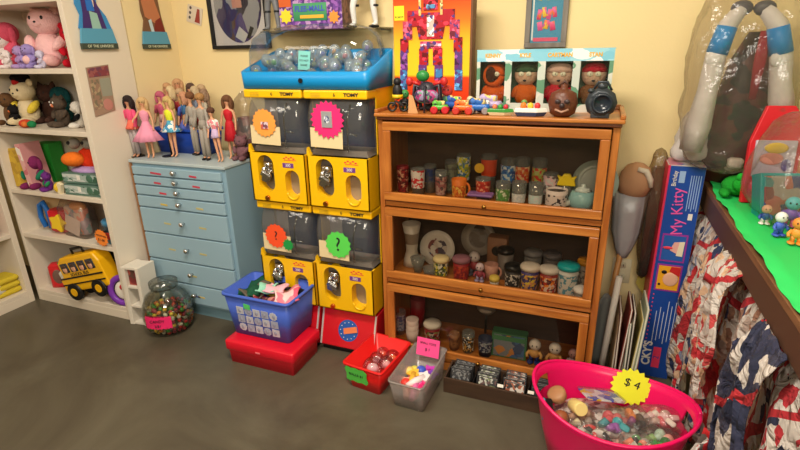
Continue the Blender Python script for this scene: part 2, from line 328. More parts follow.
# bottom shelf
def torus(q, c, R_, r_, rot=(0, 0, 0), n=24, k=8, a1=2*PI):
    pts = [Matrix(RM(rot, c)) @ Vector((R_*math.cos(a1*i/n), 0, R_*math.sin(a1*i/n))) for i in range(n+1)]
    q.tube(pts, r_, k)
t_ = T('riding_ring_toy', 'red and blue oval plastic toy at the left of the bottom shelf', 'toy', (-2.08, -.44, z1), .5)
q = MB(col(206, 36, 44, rough=.3)); q.loft([rring(.11, .05, .03, z) for z in (0, .02, .13)]+[rring(.07, .03, .015, .15)]); q.build('red_side', t_)
q = MB(col(40, 116, 186, rough=.3)); q.loft([rring(.11, .05, .03, z, c=(.06, .04)) for z in (0, .02, .15)]+[rring(.07, .03, .015, .17, c=(.06, .04))]); q.build('blue_side', t_)
q = MB(col(120, 90, 80)); q.ell((0, -.026, .07), (.03, .006, .045)); q.build('picture_panel', t_)
t_ = T('toy_till', 'white and green plastic toy leaning beside the yellow toy bus', 'toy', (-1.93, -.44, z1), .2, rot=(-.1, -.35, .3))
q = MB(col(222, 220, 206, rough=.35)); q.rbox((0, 0, .07), (.12, .07, .14), .015); q.build('white_body', t_)
q = MB(col(60, 160, 60, rough=.3)); q.rbox((.02, .01, .165), (.13, .07, .06), .012); q.m(col(36, 50, 110)); q.rbox((.02, -.028, .165), (.08, .006, .04), .003); q.build('green_top', t_)
q = MB(col(200, 198, 188)); [q.box((-.035+.035*i, -.037, .03+.03*j), (.022, .008, .018)) for i in range(3) for j in range(3)]; q.build('keys', t_)
# school bus toy
t_ = T('toy_school_bus', 'yellow and black toy school bus on the bottom shelf', 'toy bus', (atx(93, 300, -.52)-.005, -.485, z1+.078), rot=(.05, -.27, .05)); t_.scale = (1.42, 1, 1.5)
YB_ = M((244, 184, 20), .3)
q = MB(YB_); q.prism([(-.125, 0), (.125, 0), (.125, .10), (.11, .135), (-.075, .135), (-.10, .115), (-.105, .06), (-.125, .055)], .09, RM(loc=(0, -.045, 0))); q.build('body', t_, bevel=.008)
q = MB(M((60, 60, 66), .2)); 
for i in range(4): q.rbox((-.065+.048*i, -.046, .095), (.04, .006, .038), .006, (0, 0, 0))
q.build('windows', t_)
q = MB(col(214, 160, 130)); [q.ell((-.065+.048*i, -.05, .09), (.011, .005, .014)) for i in range(4)]; q.m(col(70, 50, 40)); [q.ell((-.065+.048*i, -.05, .1), (.012, .005, .008)) for i in range(4)]; q.build('painted_riders', t_)
q = MB(BLACK); q.b2(-.12, .12, -.048, -.044, .052, .058); q.b2(-.12, .12, -.048, -.044, .028, .033); q.build('stripes', t_)
text('SCHOOL BUS', .017, INK, t_, (.0, -.0475, .066), name='lettering')
for xw in (-.07, .07):
    q = MB(BLACK); q.cyl((xw, -.035, 0), .034, .022, 20, (PI/2, 0, 0)); wh = q.build('wheel', t_); q = MB(YB_); q.cyl((xw, -.057, 0), .016, .003, 16, (PI/2, 0, 0)); q.build('hub', wh)
    q = MB(BLACK); q.cyl((xw, .05, 0), .034, .022, 20, (PI/2, 0, 0)); q.build('wheel', t_)
q = MB(BLACK); q.tube([(-.03, 0, .13), (-.03, 0, .155), (.03, 0, .155), (.03, 0, .13)], .006); q.build('handle', t_)
t_ = T('toy_steering_wheel', 'purple ring toy at the right end of the bottom shelf', 'toy', (-1.505, -.50, z1+.002), rot=(-.1, 0, .3)); t_.scale = (1.3, 1, 1.35)
q = MB(col(120, 56, 170, rough=.3)); torus(q, (0, 0, .065), .055, .013); q.build('ring', t_)
q = MB(col(228, 220, 205)); q.ell((0, .005, .065), (.04, .012, .04)); q.m(col(200, 40, 50)); q.ell((.0, -.006, .08), (.012, .008, .012)); q.m(col(90, 140, 70)); q.ell((.015, -.006, .05), (.012, .008, .01)); q.build('centre', t_)
plush('dark plush at the back of the bottom shelf', (-1.85, -.29, z1), (52, 60, 56), .2)
# left-hand bookcase contents
lx = -2.33
plush('brown and cream plush on the middle shelf of the left bookcase', (lx, -.64, .76+.0), (140, 90, 66), .15, rz=1.2)
plush('orange-brown plush on the second shelf of the left bookcase', (-2.32, -.63, .43), (196, 110, 84), .16, rz=1.3, belly=(230, 210, 190))
for k in range(3):
    q = MB(fz(220, 196, 60)); q.rbox((0, 0, .018), (.13, .14, .034), .02); tag(q.build('folded_cloth', loc=(-2.31, -.63, z1+.20+.036*k-.2)), 'folded yellow cloth, '+['lowest', 'middle', 'top'][k]+' of the pile in the left bookcase', 'folded cloth', 'folded yellow cloths')
plush('pale plush at the bottom of the left bookcase', (-2.34, -.76, z1), (216, 196, 180), .16, rz=1.3)
t_ = T('toy_car', 'white toy car with red wheels at the bottom of the left bookcase', 'toy car', (-2.27, -.69, z1+.02), -1.3)
q = MB(col(232, 230, 226, rough=.3)); q.rbox((0, 0, .025), (.10, .055, .04), .015); q.rbox((0, 0, .055), (.055, .045, .03), .012); q.build('body', t_)
q = MB(col(60, 90, 150)); q.rbox((0, -.024, .055), (.04, .004, .02), .004); q.build('window', t_)
for xw in (-.032, .032): q = MB(col(200, 30, 36)); q.cyl((xw, -.026, .0), .019, .012, 16, (PI/2, 0, 0)); q.build('wheel', t_)

# ================================================================== PICTURES AND CUTOUTS ON THE WALLS
def cutout(label, X_, yc, zb, figcols, outline, s=1):
    "flat figure cutout standing on a lettered plinth, fixed to a plane facing +x"
    t_ = T('figure_cutout', label, 'wall cutout', (X_, yc, zb), PI/2)
    q = MB(M(outline[0], .5)); q.prism([(x*s, z*s) for x, z in outline[1]], .006, RM(loc=(0, -.008, 0))); q.build('figure_outline', t_)
    q = MB()
    for i_, (c, poly) in enumerate(figcols): q.m(M(c, .5)); q.prism([(x*s, z*s) for x, z in poly], .003, RM(loc=(0, -.0095-.0005*i_, 0)))
    q.build('printed_figure', t_)
    q = MB(col(86, 156, 190)); q.prism([(-.10*s, .02*s), (.10*s, .02*s), (.085*s, .09*s), (-.085*s, .09*s)], .01, RM(loc=(0, -.016, 0))); q.build('plinth_top', t_)
    q = MB(col(60, 70, 60)); q.prism([(-.10*s, -.005*s), (.10*s, -.005*s), (.10*s, .022*s), (-.10*s, .022*s)], .014, RM(loc=(0, -.018, 0))); q.build('plinth_edge', t_)
    text('OF THE UNIVERSE', .018*s, col(214, 220, 190), t_, (0, -.0185, .008*s), name='lettering')
    return t_
p = at(99, 48, 'x', -1.452)
cutout('blue and purple figure cutout on the white bookcase end panel', -1.4535, p.y, p.z, [((66, 44, 110), [(-.07, .09), (.06, .09), (.04, .18), (-.01, .3), (-.05, .3), (-.055, .16)]), ((214, 190, 170), [(-.02, .19), (.012, .19), (.015, .235), (-.02, .24)]), ((150, 190, 180), [(-.02, .09), (.03, .09), (.02, .16), (-.02, .17)]), ((40, 110, 200), [(-.03, .17), (.01, .17), (.0, .26), (-.03, .26)])], ((58, 140, 200), [(-.09, .09), (.09, .09), (.07, .15), (.03, .2), (.04, .3), (-.06, .3), (-.085, .2), (-.07, .15)]), .95)
p = at(156, 48, 'x', -1.455)
cutout('red-haired muscular figure cutout on the beige wall by the corner', -1.4555, p.y, p.z, [((190, 120, 84), [(-.05, .17), (.03, .13), (.06, .17), (.03, .28), (.05, .34), (-.05, .34), (-.06, .25)]), ((120, 32, 30), [(.0, .09), (.08, .09), (.06, .17), (.02, .15)]), ((190, 210, 220), [(-.02, .09), (.0, .09), (-.01, .16), (-.03, .15)])], ((120, 84, 60), [(-.08, .09), (.085, .09), (.07, .18), (.06, .34), (-.06, .34), (-.07, .2), (-.06, .15)]), .9)
p = at(101, 90, 'x', -1.452)
t_ = T('display_card', 'faded pink and grey card sheet on the bookcase end panel', 'card sheet', (-1.4535, p.y, p.z), rot=(0, .0, PI/2))
q = MB(col(160, 132, 112)); q.prism([(-.06, -.12), (.055, -.10), (.065, .115), (-.055, .105)], .003, RM(loc=(0, -.004, 0))); q.build('card', t_)
q = MB(PRINT([(128, 56, 66), (150, 84, 84), (110, 60, 80)], 60)); q.prism([(-.05, .06), (.06, .065), (.06, .11), (-.05, .1)], .002, RM(loc=(0, -.0055, 0))); q.m(col(150, 150, 134)); q.prism([(.0, -.03), (.055, -.03), (.058, .055), (.0, .052)], .002, RM(loc=(0, -.0055, 0)))
q.m(PRINT([(172, 150, 120), (150, 120, 100), (120, 110, 90)], 70)); q.prism([(-.053, -.09), (-.005, -.08), (-.005, .05), (-.05, .05)], .002, RM(loc=(0, -.0055, 0))); q.m(col(190, 130, 120)); q.ell((.02, -.005, -.07), (.028, .001, .028)); q.build('printed_pictures', t_)
p = at(195, 15, 'y', YB)
t_ = T('postcard', 'small square photo card on the back wall left of the round picture', 'postcard', (p.x, YB-.001, p.z), rot=(0, .3, 0))
q = MB(col(214, 200, 180)); q.prism([(-.05, -.045), (.05, -.045), (.05, .045), (-.05, .045)], .002, RM(loc=(0, -.003, 0))); q.build('card', t_)
q = MB(col(150, 60, 50)); q.prism([(.005, -.035), (.04, -.035), (.03, .035), (.015, .035)], .001, RM(loc=(0, -.0038, 0))); q.m(col(90, 80, 80)); [q.ell((-.03, -.0035, .03-.025*i), (.008, .001, .008)) for i in range(3)]; q.build('printed_picture', t_)
# framed round picture
t_ = T('framed_picture', 'black framed round collage picture on the back wall', 'framed picture', (-1.01, YB-.001, 1.385))
q = MB(BLACK)
for x0, x1, z0, z1_ in ((-.185, .185, 0, .018), (-.185, .185, .42, .438), (-.185, -.167, .018, .42), (.167, .185, .018, .42)): q.b2(x0, x1, -.022, 0, z0, z1_)
q.build('frame', t_, bevel=.002)
q = MB(col(214, 208, 204)); q.b2(-.167, .167, -.006, -.002, .018, .42); q.build('mat_board', t_)
q = MB(PRINT([(64, 42, 34), (90, 60, 44), (196, 150, 124), (50, 36, 84), (70, 54, 110), (150, 150, 150), (40, 34, 50)], 14, stretch=(1, 1, .6)))
q.loft([[(.148*math.cos(2*PI*i/40), -y, .22+.19*math.sin(2*PI*i/40)) for i in range(40)] for y in (.006, .009)], False); q.m(col(190, 190, 186)); q.prism([(-.03, .06), (.02, .03), (.05, .07), (0, .11)], .002, RM(loc=(0, -.011, 0))); q.m(BLACK); q.prism([(.04, .05), (.06, .05), (.09, .1), (.07, .11)], .002, RM(loc=(0, -.011, 0))); q.m(col(196, 140, 120)); q.prism([(-.03, .2), (.03, .2), (.02, .35), (-.03, .34)], .002, RM(loc=(0, -.011, 0))); q.build('round_print', t_)
q = MB(CLEAR((250, 250, 250), .02)); q.b2(-.167, .167, -.014, -.012, .018, .42); q.build('glass_pane', t_)
# framed poster above bookcase
pa = at(525, 48, 'y', YB); pb = at(565, 48, 'y', YB)
xc = (pa.x+pb.x)/2; zb = pa.z
t_ = T('framed_poster', 'grey framed blue and pink poster above the glass bookcase', 'framed poster', (xc, YB-.001, zb))
q = MB(WOOD((104, 96, 90), (132, 124, 116), (20, 20, 3), .6))
for x0, x1, z0, z1_ in ((-.085, .085, 0, .02), (-.085, .085, .29, .31), (-.085, -.063, .02, .29), (.063, .085, .02, .29)): q.b2(x0, x1, -.02, 0, z0, z1_)
q.build('frame', t_, bevel=.002)
q = MB(col(70, 150, 180)); q.b2(-.063, .063, -.008, -.004, .02, .29); q.m(PRINT([(230, 70, 120), (240, 120, 60), (240, 200, 60), (226, 90, 150)], 40)); [q.rbox((-.03+.02*i_, -.008, .13+.008*(i_ % 2)), (.018, .003, .04), .0014, (0, .15*(-1)**i_, 0)) for i_ in range(4)]; [q.rbox((-.025+.025*i_, -.008, .085+.006*(i_ % 2)), (.022, .003, .035), .0014, (0, -.2*(-1)**i_, 0)) for i_ in range(3)]; q.m(col(236, 200, 60)); [q.rbox((-.03+.03*i_, -.008, .2), (.02, .003, .03), .0014, (0, .3, 0)) for i_ in range(3)]; q.m(col(230, 90, 120)); q.b2(-.05, .05, -.010, -.008, .025, .04); q.m(col(235, 235, 225)); q.b2(-.058, -.052, -.010, -.008, .03, .2); q.build('printed_poster', t_)
q = MB(CLEAR((250, 250, 250), .02)); q.b2(-.063, .063, -.013, -.011, .02, .29); q.build('glass_pane', t_)
# wall outlet
p = at(621, 270, 'y', YB)
t_ = T('wall_outlet', 'beige outlet plate low on the back wall behind the leaning magazines', 'outlet', (p.x, YB-.001, p.z))
q = MB(col(226, 214, 180)); q.rbox((0, -.003, 0), (.08, .006, .12), .004); q.build('plate', t_)
for e in (-1, 1): q = MB(col(200, 190, 160)); q.rbox((0, -.007, e*.028), (.035, .004, .03), .005); q.m(BLACK); q.b2(-.008, -.005, -.0095, -.008, e*.028-.006, e*.028+.006); q.b2(.005, .008, -.0095, -.008, e*.028-.006, e*.028+.006); q.build('socket', t_)

# ================================================================== BLUE DRESSER
DX0, DX1, DYF, DZ = -1.43, -.823, -.36, .862
BLU = M((134, 166, 184), .5, bump=.04, bs=30); BLU2 = M((146, 176, 192), .45, bump=.03, bs=30)
t_ = T('dresser', 'pale blue painted dresser of small drawers with knobs under the dolls', 'dresser', (DX0, DYF, 0))
W_ = DX1-DX0; D_ = .34
q = MB(BLU); q.b2(.012, W_, .004, D_, .07, DZ-.015); q.build('carcass', t_, bevel=.002)
q = MB(WOOD((130, 88, 54), (160, 112, 70), (30, 30, 3), .6)); q.b2(0, .012, -.004, D_, .0, DZ-.012); q.build('side_edge', t_, label='bare brown wooden left edge')
q = MB(M((176, 190, 194), .4)); q.b2(0.003, W_+.004, -.008, D_, DZ-.015, DZ); q.build('top', t_, bevel=.003)
q = MB(M((112, 146, 160), .6)); q.b2(.012, W_, .025, D_, 0, .07); q.build('toe_kick', t_)
# drawer bottoms measured from the photo
dz = [.835, .785, .735, .680, .615, .475, .325, .20, .085]
tags = [[(.33, (190, 60, 80)), (.72, (190, 60, 80))], [(.33, (190, 60, 80)), (.74, (190, 60, 80))], [(.37, (200, 50, 70))], [(.36, (206, 180, 80)), (.74, (190, 180, 120))], [(.36, (190, 184, 130)), (.74, (190, 180, 120))], [(.36, (190, 184, 130)), (.7, (190, 180, 120))], [(.55, (190, 180, 120))], [(.55, (90, 100, 150)), (.6, (200, 180, 110))]]
for i in range(8):
    z0, z1_ = dz[i+1]+.004, dz[i]-.004
    q = MB(BLU2); q.b2(.022, W_-.022, -.012, .004, z0, z1_); d = q.build('drawer', t_, bevel=.003)
    q = MB(CHROME); xk = W_*.51; zk = (z0+z1_)/2+.004
    q.cyl((xk, -.012, zk), .006, .018, 12, (PI/2, 0, 0)); q.ell((xk, -.034, zk), (.013, .009, .013)); q.build('knob', d)
    for u, c in tags[i]:
        q = MB(M(c, .7)); q.box((W_*u-.02, -.0128, zk-.012), (.07 if i == 0 and u < .5 else .045, .0012, .009), (0, .06, 0)); q.build('label_strip', d)

# ------------------------------------------------------------------ dolls
def skin_body(name, V, E, R, mat, root=0, parent=None, sub=1):
    me = bpy.data.meshes.new(name); me.from_pydata([Vector(v) for v in V], E, []); me.materials.append(mat)
    o = bpy.data.objects.new(name, me); COL.objects.link(o); o.parent = parent
    md = o.modifiers.new('skin', 'SKIN'); md.use_smooth_shade = True
    for i, r in enumerate(R):
        rr = r if hasattr(r, '__len__') else (r, r)
        me.skin_vertices[0].data[i].radius = rr; me.skin_vertices[0].data[i].use_root = (i == root)
    sb = o.modifiers.new('sub', 'SUBSURF'); sb.levels = sb.render_levels = sub
    return o
def doll(label, x, y, z, hair, top, skirt=None, rz=0, skinc=(214, 158, 122), flare=.045, hem=.10, pants=None, longhair=1, armup=0, s=1, shoes=None, group=None, lean=0, name='fashion_doll', sleeves=None):
    t_ = T(name, label, 'doll', (x, y, z), rot=(0, lean, rz), group=group); s *= 1.07; t_.scale = (s, s, s)
    a = armup
    V = [(0, 0, .15), (0, 0, .175), (0, 0, .205), (0, 0, .222), (0, 0, .238), (0, -.001, .25), (0, 0, .262), (0, 0, .274),
         (-.013, 0, .14), (-.012, -.002, .08), (-.011, 0, .014), (-.011, -.016, .005), (.013, 0, .14), (.012, -.002, .08), (.011, 0, .014), (.011, -.016, .005),
         (-.024, 0, .219), (-.034, -.004, .18+.02*a), (-.034-.01*a, -.018-.01*a, .145+.04*a), (-.034-.01*a, -.022-.01*a, .132+.04*a), (.024, 0, .219), (.034, -.004, .18), (.036, -.014, .145), (.036, -.017, .132)]
    E = [(0, 1), (1, 2), (2, 3), (3, 4), (4, 5), (5, 6), (6, 7), (0, 8), (8, 9), (9, 10), (10, 11), (0, 12), (12, 13), (13, 14), (14, 15), (3, 16), (16, 17), (17, 18), (18, 19), (3, 20), (20, 21), (21, 22), (22, 23)]
    R = [(.017, .013), (.011, .009), (.017, .013), (.012, .009), .0055, .010, .0145, .010, .011, .0075, .005, .004, .011, .0075, .005, .004, .007, .0052, .0042, .004, .007, .0052, .0042, .004]
    skin_body('body', V, E, R, M(skinc, .45), 0, t_)
    q = MB(INK)
    for e in (-1, 1): q.ell((e*.0055, -.0135, .264), (.0022, .0012, .0014), n=8, k=5)
    q.m(col(190, 50, 70)); q.ell((0, -.0125, .2535), (.003, .0012, .001), n=8, k=5); q.build('face_paint', t_)
    H = M(hair, .7, bump=.6, bs=250)
    q = MB(H); q.ell((0, .004, .270), (.0215, .0200, .0180))
    if longhair:
        q.ell((0, .014, .245), (.027, .015, .034)); q.ell((-.019, .004, .25), (.009, .013, .028)); q.ell((.019, .004, .25), (.009, .013, .028))
        if longhair > 1: q.ell((0, .017, .215), (.025, .011, .04))
    q.build('hair', t_)
    TM = M(top, .7) if not isinstance(top, bpy.types.Material) else top
    q = MB(TM); q.lathe([(.012, .165), (.0135, .175), (.0175, .19), (.020, .207), (.018, .219), (.009, .227)], n=16, sc=(1.08, .85))
    for e, el, ha in ((-1, (-.034, -.004, .18+.02*a), (-.034-.01*a, -.018-.01*a, .145+.04*a)), (1, (.034, -.004, .18), (.036, -.014, .145))):
        if sleeves: q.tube([(e*.018, 0, .219), (e*.026, 0, .214), el, ha][:(4 if sleeves == 2 else 3)], [.008, .0095, .0085, .0075][:(4 if sleeves == 2 else 3)])
    q.build('top', t_)
    if skirt:
        q = MB(M(skirt, .7) if not isinstance(skirt, bpy.types.Material) else skirt); n_ = 28; rings = []
        for zz, rr, wv in ((.178, .0125, 0), (.16, .019, .0), ((.16+hem)/2, (.02+flare)/2, .05), (hem, flare, .12)):
            rings.append([(rr*(1+wv*math.cos(7*2*PI*i/n_))*math.cos(2*PI*i/n_)*1.05, rr*(1+wv*math.cos(7*2*PI*i/n_))*math.sin(2*PI*i/n_)*.9, zz) for i in range(n_)])
        q.loft(rings); q.build('skirt', t_)
    if pants:
        q = MB(M(pants, .7)); q.lathe([(.0125, .178), (.018, .16), (.018, .14)], n=16, sc=(1.05, .85))
        for e in (-1, 1): q.tube([(e*.011, 0, .15), (e*.012, -.002, .08), (e*.011, 0, .018)], [.0125, .0105, .0095])
        q.build('trousers', t_)
    if shoes:
        for e in (-1, 1): q = MB(M(shoes, .3)); q.ell((e*.011, -.008, .006), (.006, .016, .006), n=10, k=6); q.build('shoe', t_)
    return t_
def DX(px, y): return at(px, 158, 'z', DZ).x if y is None else at(px, 158, 'y', y).x
def DF(px, py): p_ = at(px, py, 'z', DZ); return p_.x, p_.y, DZ
BLO = (196, 160, 104)
doll('black-haired doll in pink and lilac jacket, leftmost on the blue dresser', *DF(138, 157), (38, 24, 26), M((236, 84, 130), .7), (236, 110, 90), flare=.03, hem=.135, longhair=2, skinc=(196, 140, 110), sleeves=2, pants=(170, 160, 160), s=1.02)
doll('blonde doll in a full pale pink dress on the blue dresser', *DF(152, 158), (206, 170, 120), (232, 150, 176), (230, 148, 178), rz=.5, flare=.062, hem=.085, longhair=2, armup=1)
doll('blonde doll in neon yellow top and blue ruffled skirt', *DF(176, 157), (206, 176, 112), (226, 232, 50), PRINT([(60, 140, 190), (230, 236, 236), (80, 170, 200)], 60), flare=.048, hem=.125, longhair=2, s=1.0)
doll('doll in shiny violet-blue ruffled dress behind the blonde doll with a yellow top', *DF(192, 152), (190, 150, 100), (96, 110, 206), (100, 120, 214), flare=.045, hem=.115, rz=.3, longhair=1, s=1.02, sleeves=1)
doll('brown-haired male doll in light grey suit with open jacket', *DF(198, 155), (120, 76, 46), (168, 160, 150), pants=(164, 156, 146), longhair=0, shoes=(30, 26, 26), sleeves=2, s=1.05, rz=-.3)
doll('fair-haired male doll in grey suit in front, second suited doll', *DF(208, 160), (170, 126, 76), (160, 152, 142), pants=(156, 148, 138), longhair=0, shoes=(26, 24, 26), sleeves=2, s=1.06)
doll('short-haired doll in white and pink blouse and lilac shorts', *DF(222, 162), (92, 56, 40), PRINT([(236, 230, 226), (226, 130, 140), (240, 236, 232)], 90), (200, 176, 214), flare=.026, hem=.13, longhair=0, s=.86, lean=-.12, sleeves=1)
doll('doll in a plain red dress, rightmost on the blue dresser', *DF(234, 159), (112, 72, 44), (196, 24, 40), (192, 22, 38), flare=.027, hem=.085, longhair=1, s=1.02, rz=.2)
for px, py, lab in ((*DF(139, 156)[:2], 'black doll stand behind the black-haired doll'), (*DF(170, 156)[:2], 'black doll stand between the pink dress and yellow top dolls'), (*DF(240, 156)[:2], 'black doll stand behind the red dress doll')):
    t_ = T('doll_stand', lab, 'doll stand', (px, py, DZ)); q = MB(BLACK); q.cyl((0, -.005, 0), .034, .004, 24); q.build('base', t_)
    q = MB(BLACK); q.tube([(0, .012, .003), (0, .012, .13)], .004); q.build('rod', t_)
# blue bin of dolls at the back
t_ = T('storage_bin', 'royal blue plastic bin at the back of the dresser holding more dolls', 'bin', (-1.265, -.10, DZ))
RB = M((30, 70, 170), .35)
q = MB(RB); q.loft([rring(.34, .11, .02, 0), rring(.37, .14, .025, .13), rring(.355, .125, .02, .13), rring(.325, .095, .015, .006)]); q.build('body', t_)
q = MB(RB); q.loft([rring(.385, .155, .03, .12), rring(.385, .155, .03, .132), rring(.36, .13, .025, .132), rring(.36, .13, .025, .12)], caps=(False, False)); q.build('rim', t_)
hc = [(196, 96, 124), (196, 150, 110), (214, 190, 146), (190, 160, 124), (206, 150, 116), (84, 60, 50), (200, 176, 140), (150, 120, 96)]
cc = [(200, 90, 120), (180, 60, 60), (120, 130, 150), (210, 170, 160), (60, 110, 160), (190, 180, 160), (150, 70, 90), (220, 190, 120)]
hn = ['pink', 'light brown', 'pale blonde', 'sandy', 'ginger', 'dark brown', 'ash blonde', 'light brown curly']
for i in range(12):
    doll('doll with '+hn[i % 8]+' hair standing in the blue bin on the dresser'+(', back row' if i > 7 else ''), -1.405+.040*i if i < 8 else -1.385+.075*(i-8), -.12+.02*(i % 2) if i < 8 else -.075, DZ+.012+.014*((i*3) % 4)+(.02 if i > 7 else 0), hc[i % 8], cc[(i*3) % 8], longhair=1+(i % 2), s=1.0, rz=random.uniform(-.8, .8), group='dolls in the blue bin', sleeves=1, pants=cc[(i+3) % 8])
# bag of doll clothes between dresser and machines
def bag(name, label, loc, rings, mat=None, rot=(0, 0, 0), contents=None, cat='plastic bag'):
    t_ = T(name, label, cat, loc, rot=rot)
    q = MB(mat or CLEAR((236, 232, 226), .08, .12, .9, 22)); q.loft(rings); o = q.build('film', t_)
    tx = bpy.data.textures.new('crumple', 'CLOUDS'); tx.noise_scale = .05
    s1 = o.modifiers.new('s', 'SUBSURF'); s1.levels = s1.render_levels = 2; dd = o.modifiers.new('d', 'DISPLACE'); dd.texture = tx; dd.strength = .025; dd.mid_level = .5
    if contents: q = MB(contents[0]); q.loft(contents[1]); q.build('contents', t_)
    return t_
bag('plastic_bag', 'clear plastic bag of doll accessories beside the red dress doll', (-.86, -.12, DZ), [rring(.13, .12, .03, 0), rring(.17, .15, .04, .1), rring(.12, .12, .03, .22), rring(.03, .04, .01, .33)],
    contents=(PRINT([(110, 96, 96), (150, 120, 120), (70, 66, 74), (170, 150, 140), (120, 60, 70)], 30), [rring(.10, .09, .03, .005), rring(.13, .11, .04, .1), rring(.07, .07, .03, .2)]))
plush('small pinkish doll-like toy in the bag beside the red dress doll', (-.84, -.2, DZ+.0), (120, 84, 90), .10)
# ================================================================== CAPSULE MACHINES
YEL = M((244, 190, 14), .3, spec=.5); NAVY = M((44, 54, 78), .4); 
def capsule_machine(label, x, z, star, card=True, extra=None, content=.0):
    """local origin: front bottom centre of the yellow body; y=0 front face"""
    t_ = T('capsule_machine', label, 'capsule machine', (x, -.385, z), group='stacked yellow capsule vending machines')
    w_ = .145
    # yellow front body with two openings, built round them
    q = MB(YEL); H = .225
    def arch(cx, cz, rw, rh, n=10):   # rounded slot outline
        pts = []
        for i in range(n+1): a = PI*i/n; pts.append((cx+rw*math.cos(a), cz+rh-rw+rw*math.sin(a)))
        for i in range(n+1): a = PI+PI*i/n; pts.append((cx+rw*math.cos(a), cz-rh+rw+rw*math.sin(a)))
        return pts
    # plate made of strips so the openings are real
    def plate(x0, x1, hole):
        n_ = len(hole); cx = sum(h[0] for h in hole)/n_; cz = sum(h[1] for h in hole)/n_
        out = []
        for hx, hz in hole:
            dx, dz_ = hx-cx, hz-cz; k = min(((x1-cx) if dx > 0 else (cx-x0))/max(abs(dx), 1e-6), ((H-cz) if dz_ > 0 else (cz-0))/max(abs(dz_), 1e-6)); out.append((cx+dx*k, cz+dz_*k))
        for i in range(n_):
            j = (i+1) % n_; vs_ = []
            A = [(out[i][0], 0, out[i][1]), (out[j][0], 0, out[j][1]), (hole[j][0], 0, hole[j][1]), (hole[i][0], 0, hole[i][1])]
            V = [q.bm.verts.new(p) for p in A]; q.face(V)
            V2 = [q.bm.verts.new((p[0], .05, p[2])) for p in A]
            q.face((V[3], V[2], V2[2], V2[3]))
            # corner fill
            if abs(out[i][0]-out[j][0]) > 1e-5 and abs(out[i][1]-out[j][1]) > 1e-5:
                c_ = (out[i][0] if abs(out[i][0]-x0) < 1e-5 or abs(out[i][0]-x1) < 1e-5 else out[j][0], 0, out[i][1] if abs(out[i][1]) < 1e-5 or abs(out[i][1]-H) < 1e-5 else out[j][1])
                q.face((V[0], q.bm.verts.new(c_), V[1]))
    plate(-w_, .005, arch(-.062, .130, .042, .085)); plate(.005, w_, arch(.072, .092, .036, .062))
    q.b2(-w_, -w_+.006, 0, .16, 0, H); q.b2(w_-.006, w_, 0, .16, 0, H); q.b2(-w_, w_, .0, .16, 0, .004)
    q.prism([(-w_, H), (-w_, H-.002), (-w_+.005, H+.035), (-w_+.02, H)], .02); 
    q.build('front_body', t_, bevel=.0)
    q = MB(M((100, 96, 92), .35)); q.b2(-.105, -.02, .045, .05, .03, .21); cm = q.build('coin_panel', t_)
    q = MB(CHROME); q.rbox((-.062, .03, .155), (.05, .03, .05), .008); q.cyl((-.062, .02, .12), .02, .02, 16, (PI/2, 0, 0)); q.box((-.062, -.004, .12), (.055, .008, .016), (0, .5, 0)); q.ell((-.05, .0, .17), (.015, .01, .015)); q.ell((-.08, .01, .14), (.012, .01, .02)); q.box((-.085, .02, .10), (.03, .02, .02), (0, .3, 0)); q.cyl((-.04, .02, .17), .009, .014, 12, (PI/2, 0, 0)); q.build('coin_mechanism', cm)
    q = MB(M((150, 134, 110), .3)); q.b2(.035, .11, .045, .05, .02, .15); q.build('capsule_door', t_)
    q = MB(YEL); torus(q, (.072, .0, .05), .028, .005, n=14, a1=-PI); q.build('door_lip', t_)
    q = MB(M((214, 130, 60), .3, 1)); q.cyl((-.065, 0, .018), .011, .01, 14, (PI/2, 0, 0)); q.build('lock', t_)
    q = MB(M((220, 60, 60), .6)); [q.b2(.035+.012*k, .045+.012*k, -.001, .0005, .203+.006*(k % 2), .208+.006*(k % 2)) for k in range(5)]; q.b2(.04, .1, -.001, .0005, .197, .1995); q.build('instruction_print', t_)
    q = MB(col(110, 60, 140)); q.b2(.03, .085, -.0015, .0005, .165, .185); st = q.build('sticker', t_); text('300', .018, WHITE, st, (.0575, -.002, .175), name='sticker_number')
    # back box
    q = MB(YEL); q.b2(-w_, w_, .03, .2, H, H+.0); q.b2(w_-.004, w_, .10, .30, 0, .50); q.build('side_panel', t_)
    q = MB(NAVY); q.b2(-w_+.07, w_-.004, .15, .2, .23, .46); q.m(M((140, 132, 132), .4)); q.b2(-w_+.004, -w_+.07, .15, .2, .0, .46); q.b2(-w_+.07, w_-.004, .15, .2, 0, .23); q.build('back_housing', t_)
    # globe
    G = CLEAR((244, 246, 246), .07, .06, .3, 9, .05)
    q = MB(G); n_ = 14
    prof = [(.11, .225), (.06, .24), (.015, .27), (-.005, .31), (-.005, .38), (.01, .43), (.03, .46)]
    rings = []
    for y, zz in prof:
        rings.append([(-w_+.006+.0, .15, zz), (-w_+.006, y+.05, zz), (-w_+.012, y+.02, zz), (-w_+.03, y+.004, zz), (-w_+.06, y, zz), (w_-.06, y, zz), (w_-.03, y+.004, zz), (w_-.012, y+.02, zz), (w_-.006, y+.05, zz), (w_-.006, .15, zz)])
    V = [[q.bm.verts.new(p) for p in r] for r in rings]
    for a_, b_ in zip(V, V[1:]):
        for i in range(len(a_)-1): q.face((a_[i], a_[i+1], b_[i+1], b_[i]), True)
    gl = q.build('globe', t_)
    q = MB(CLEAR((210, 214, 214), .25, .08)); q.tube([(.055, .0+.003, .25), (.058, -.002, .3), (.06, -.003, .38), (.07, .012, .44)], .0035); q.tube([(.055, .0, .325), (.10, .0, .32)], .004); q.build('globe_seam', gl)
    q = MB(M((120, 112, 104), .5)); q.prism([(-w_+.01, .225), (w_-.01, .225), (w_-.02, .25), (-w_+.02, .25)], .1, RM(loc=(0, .03, 0))); q.build('dispensing_floor', t_)
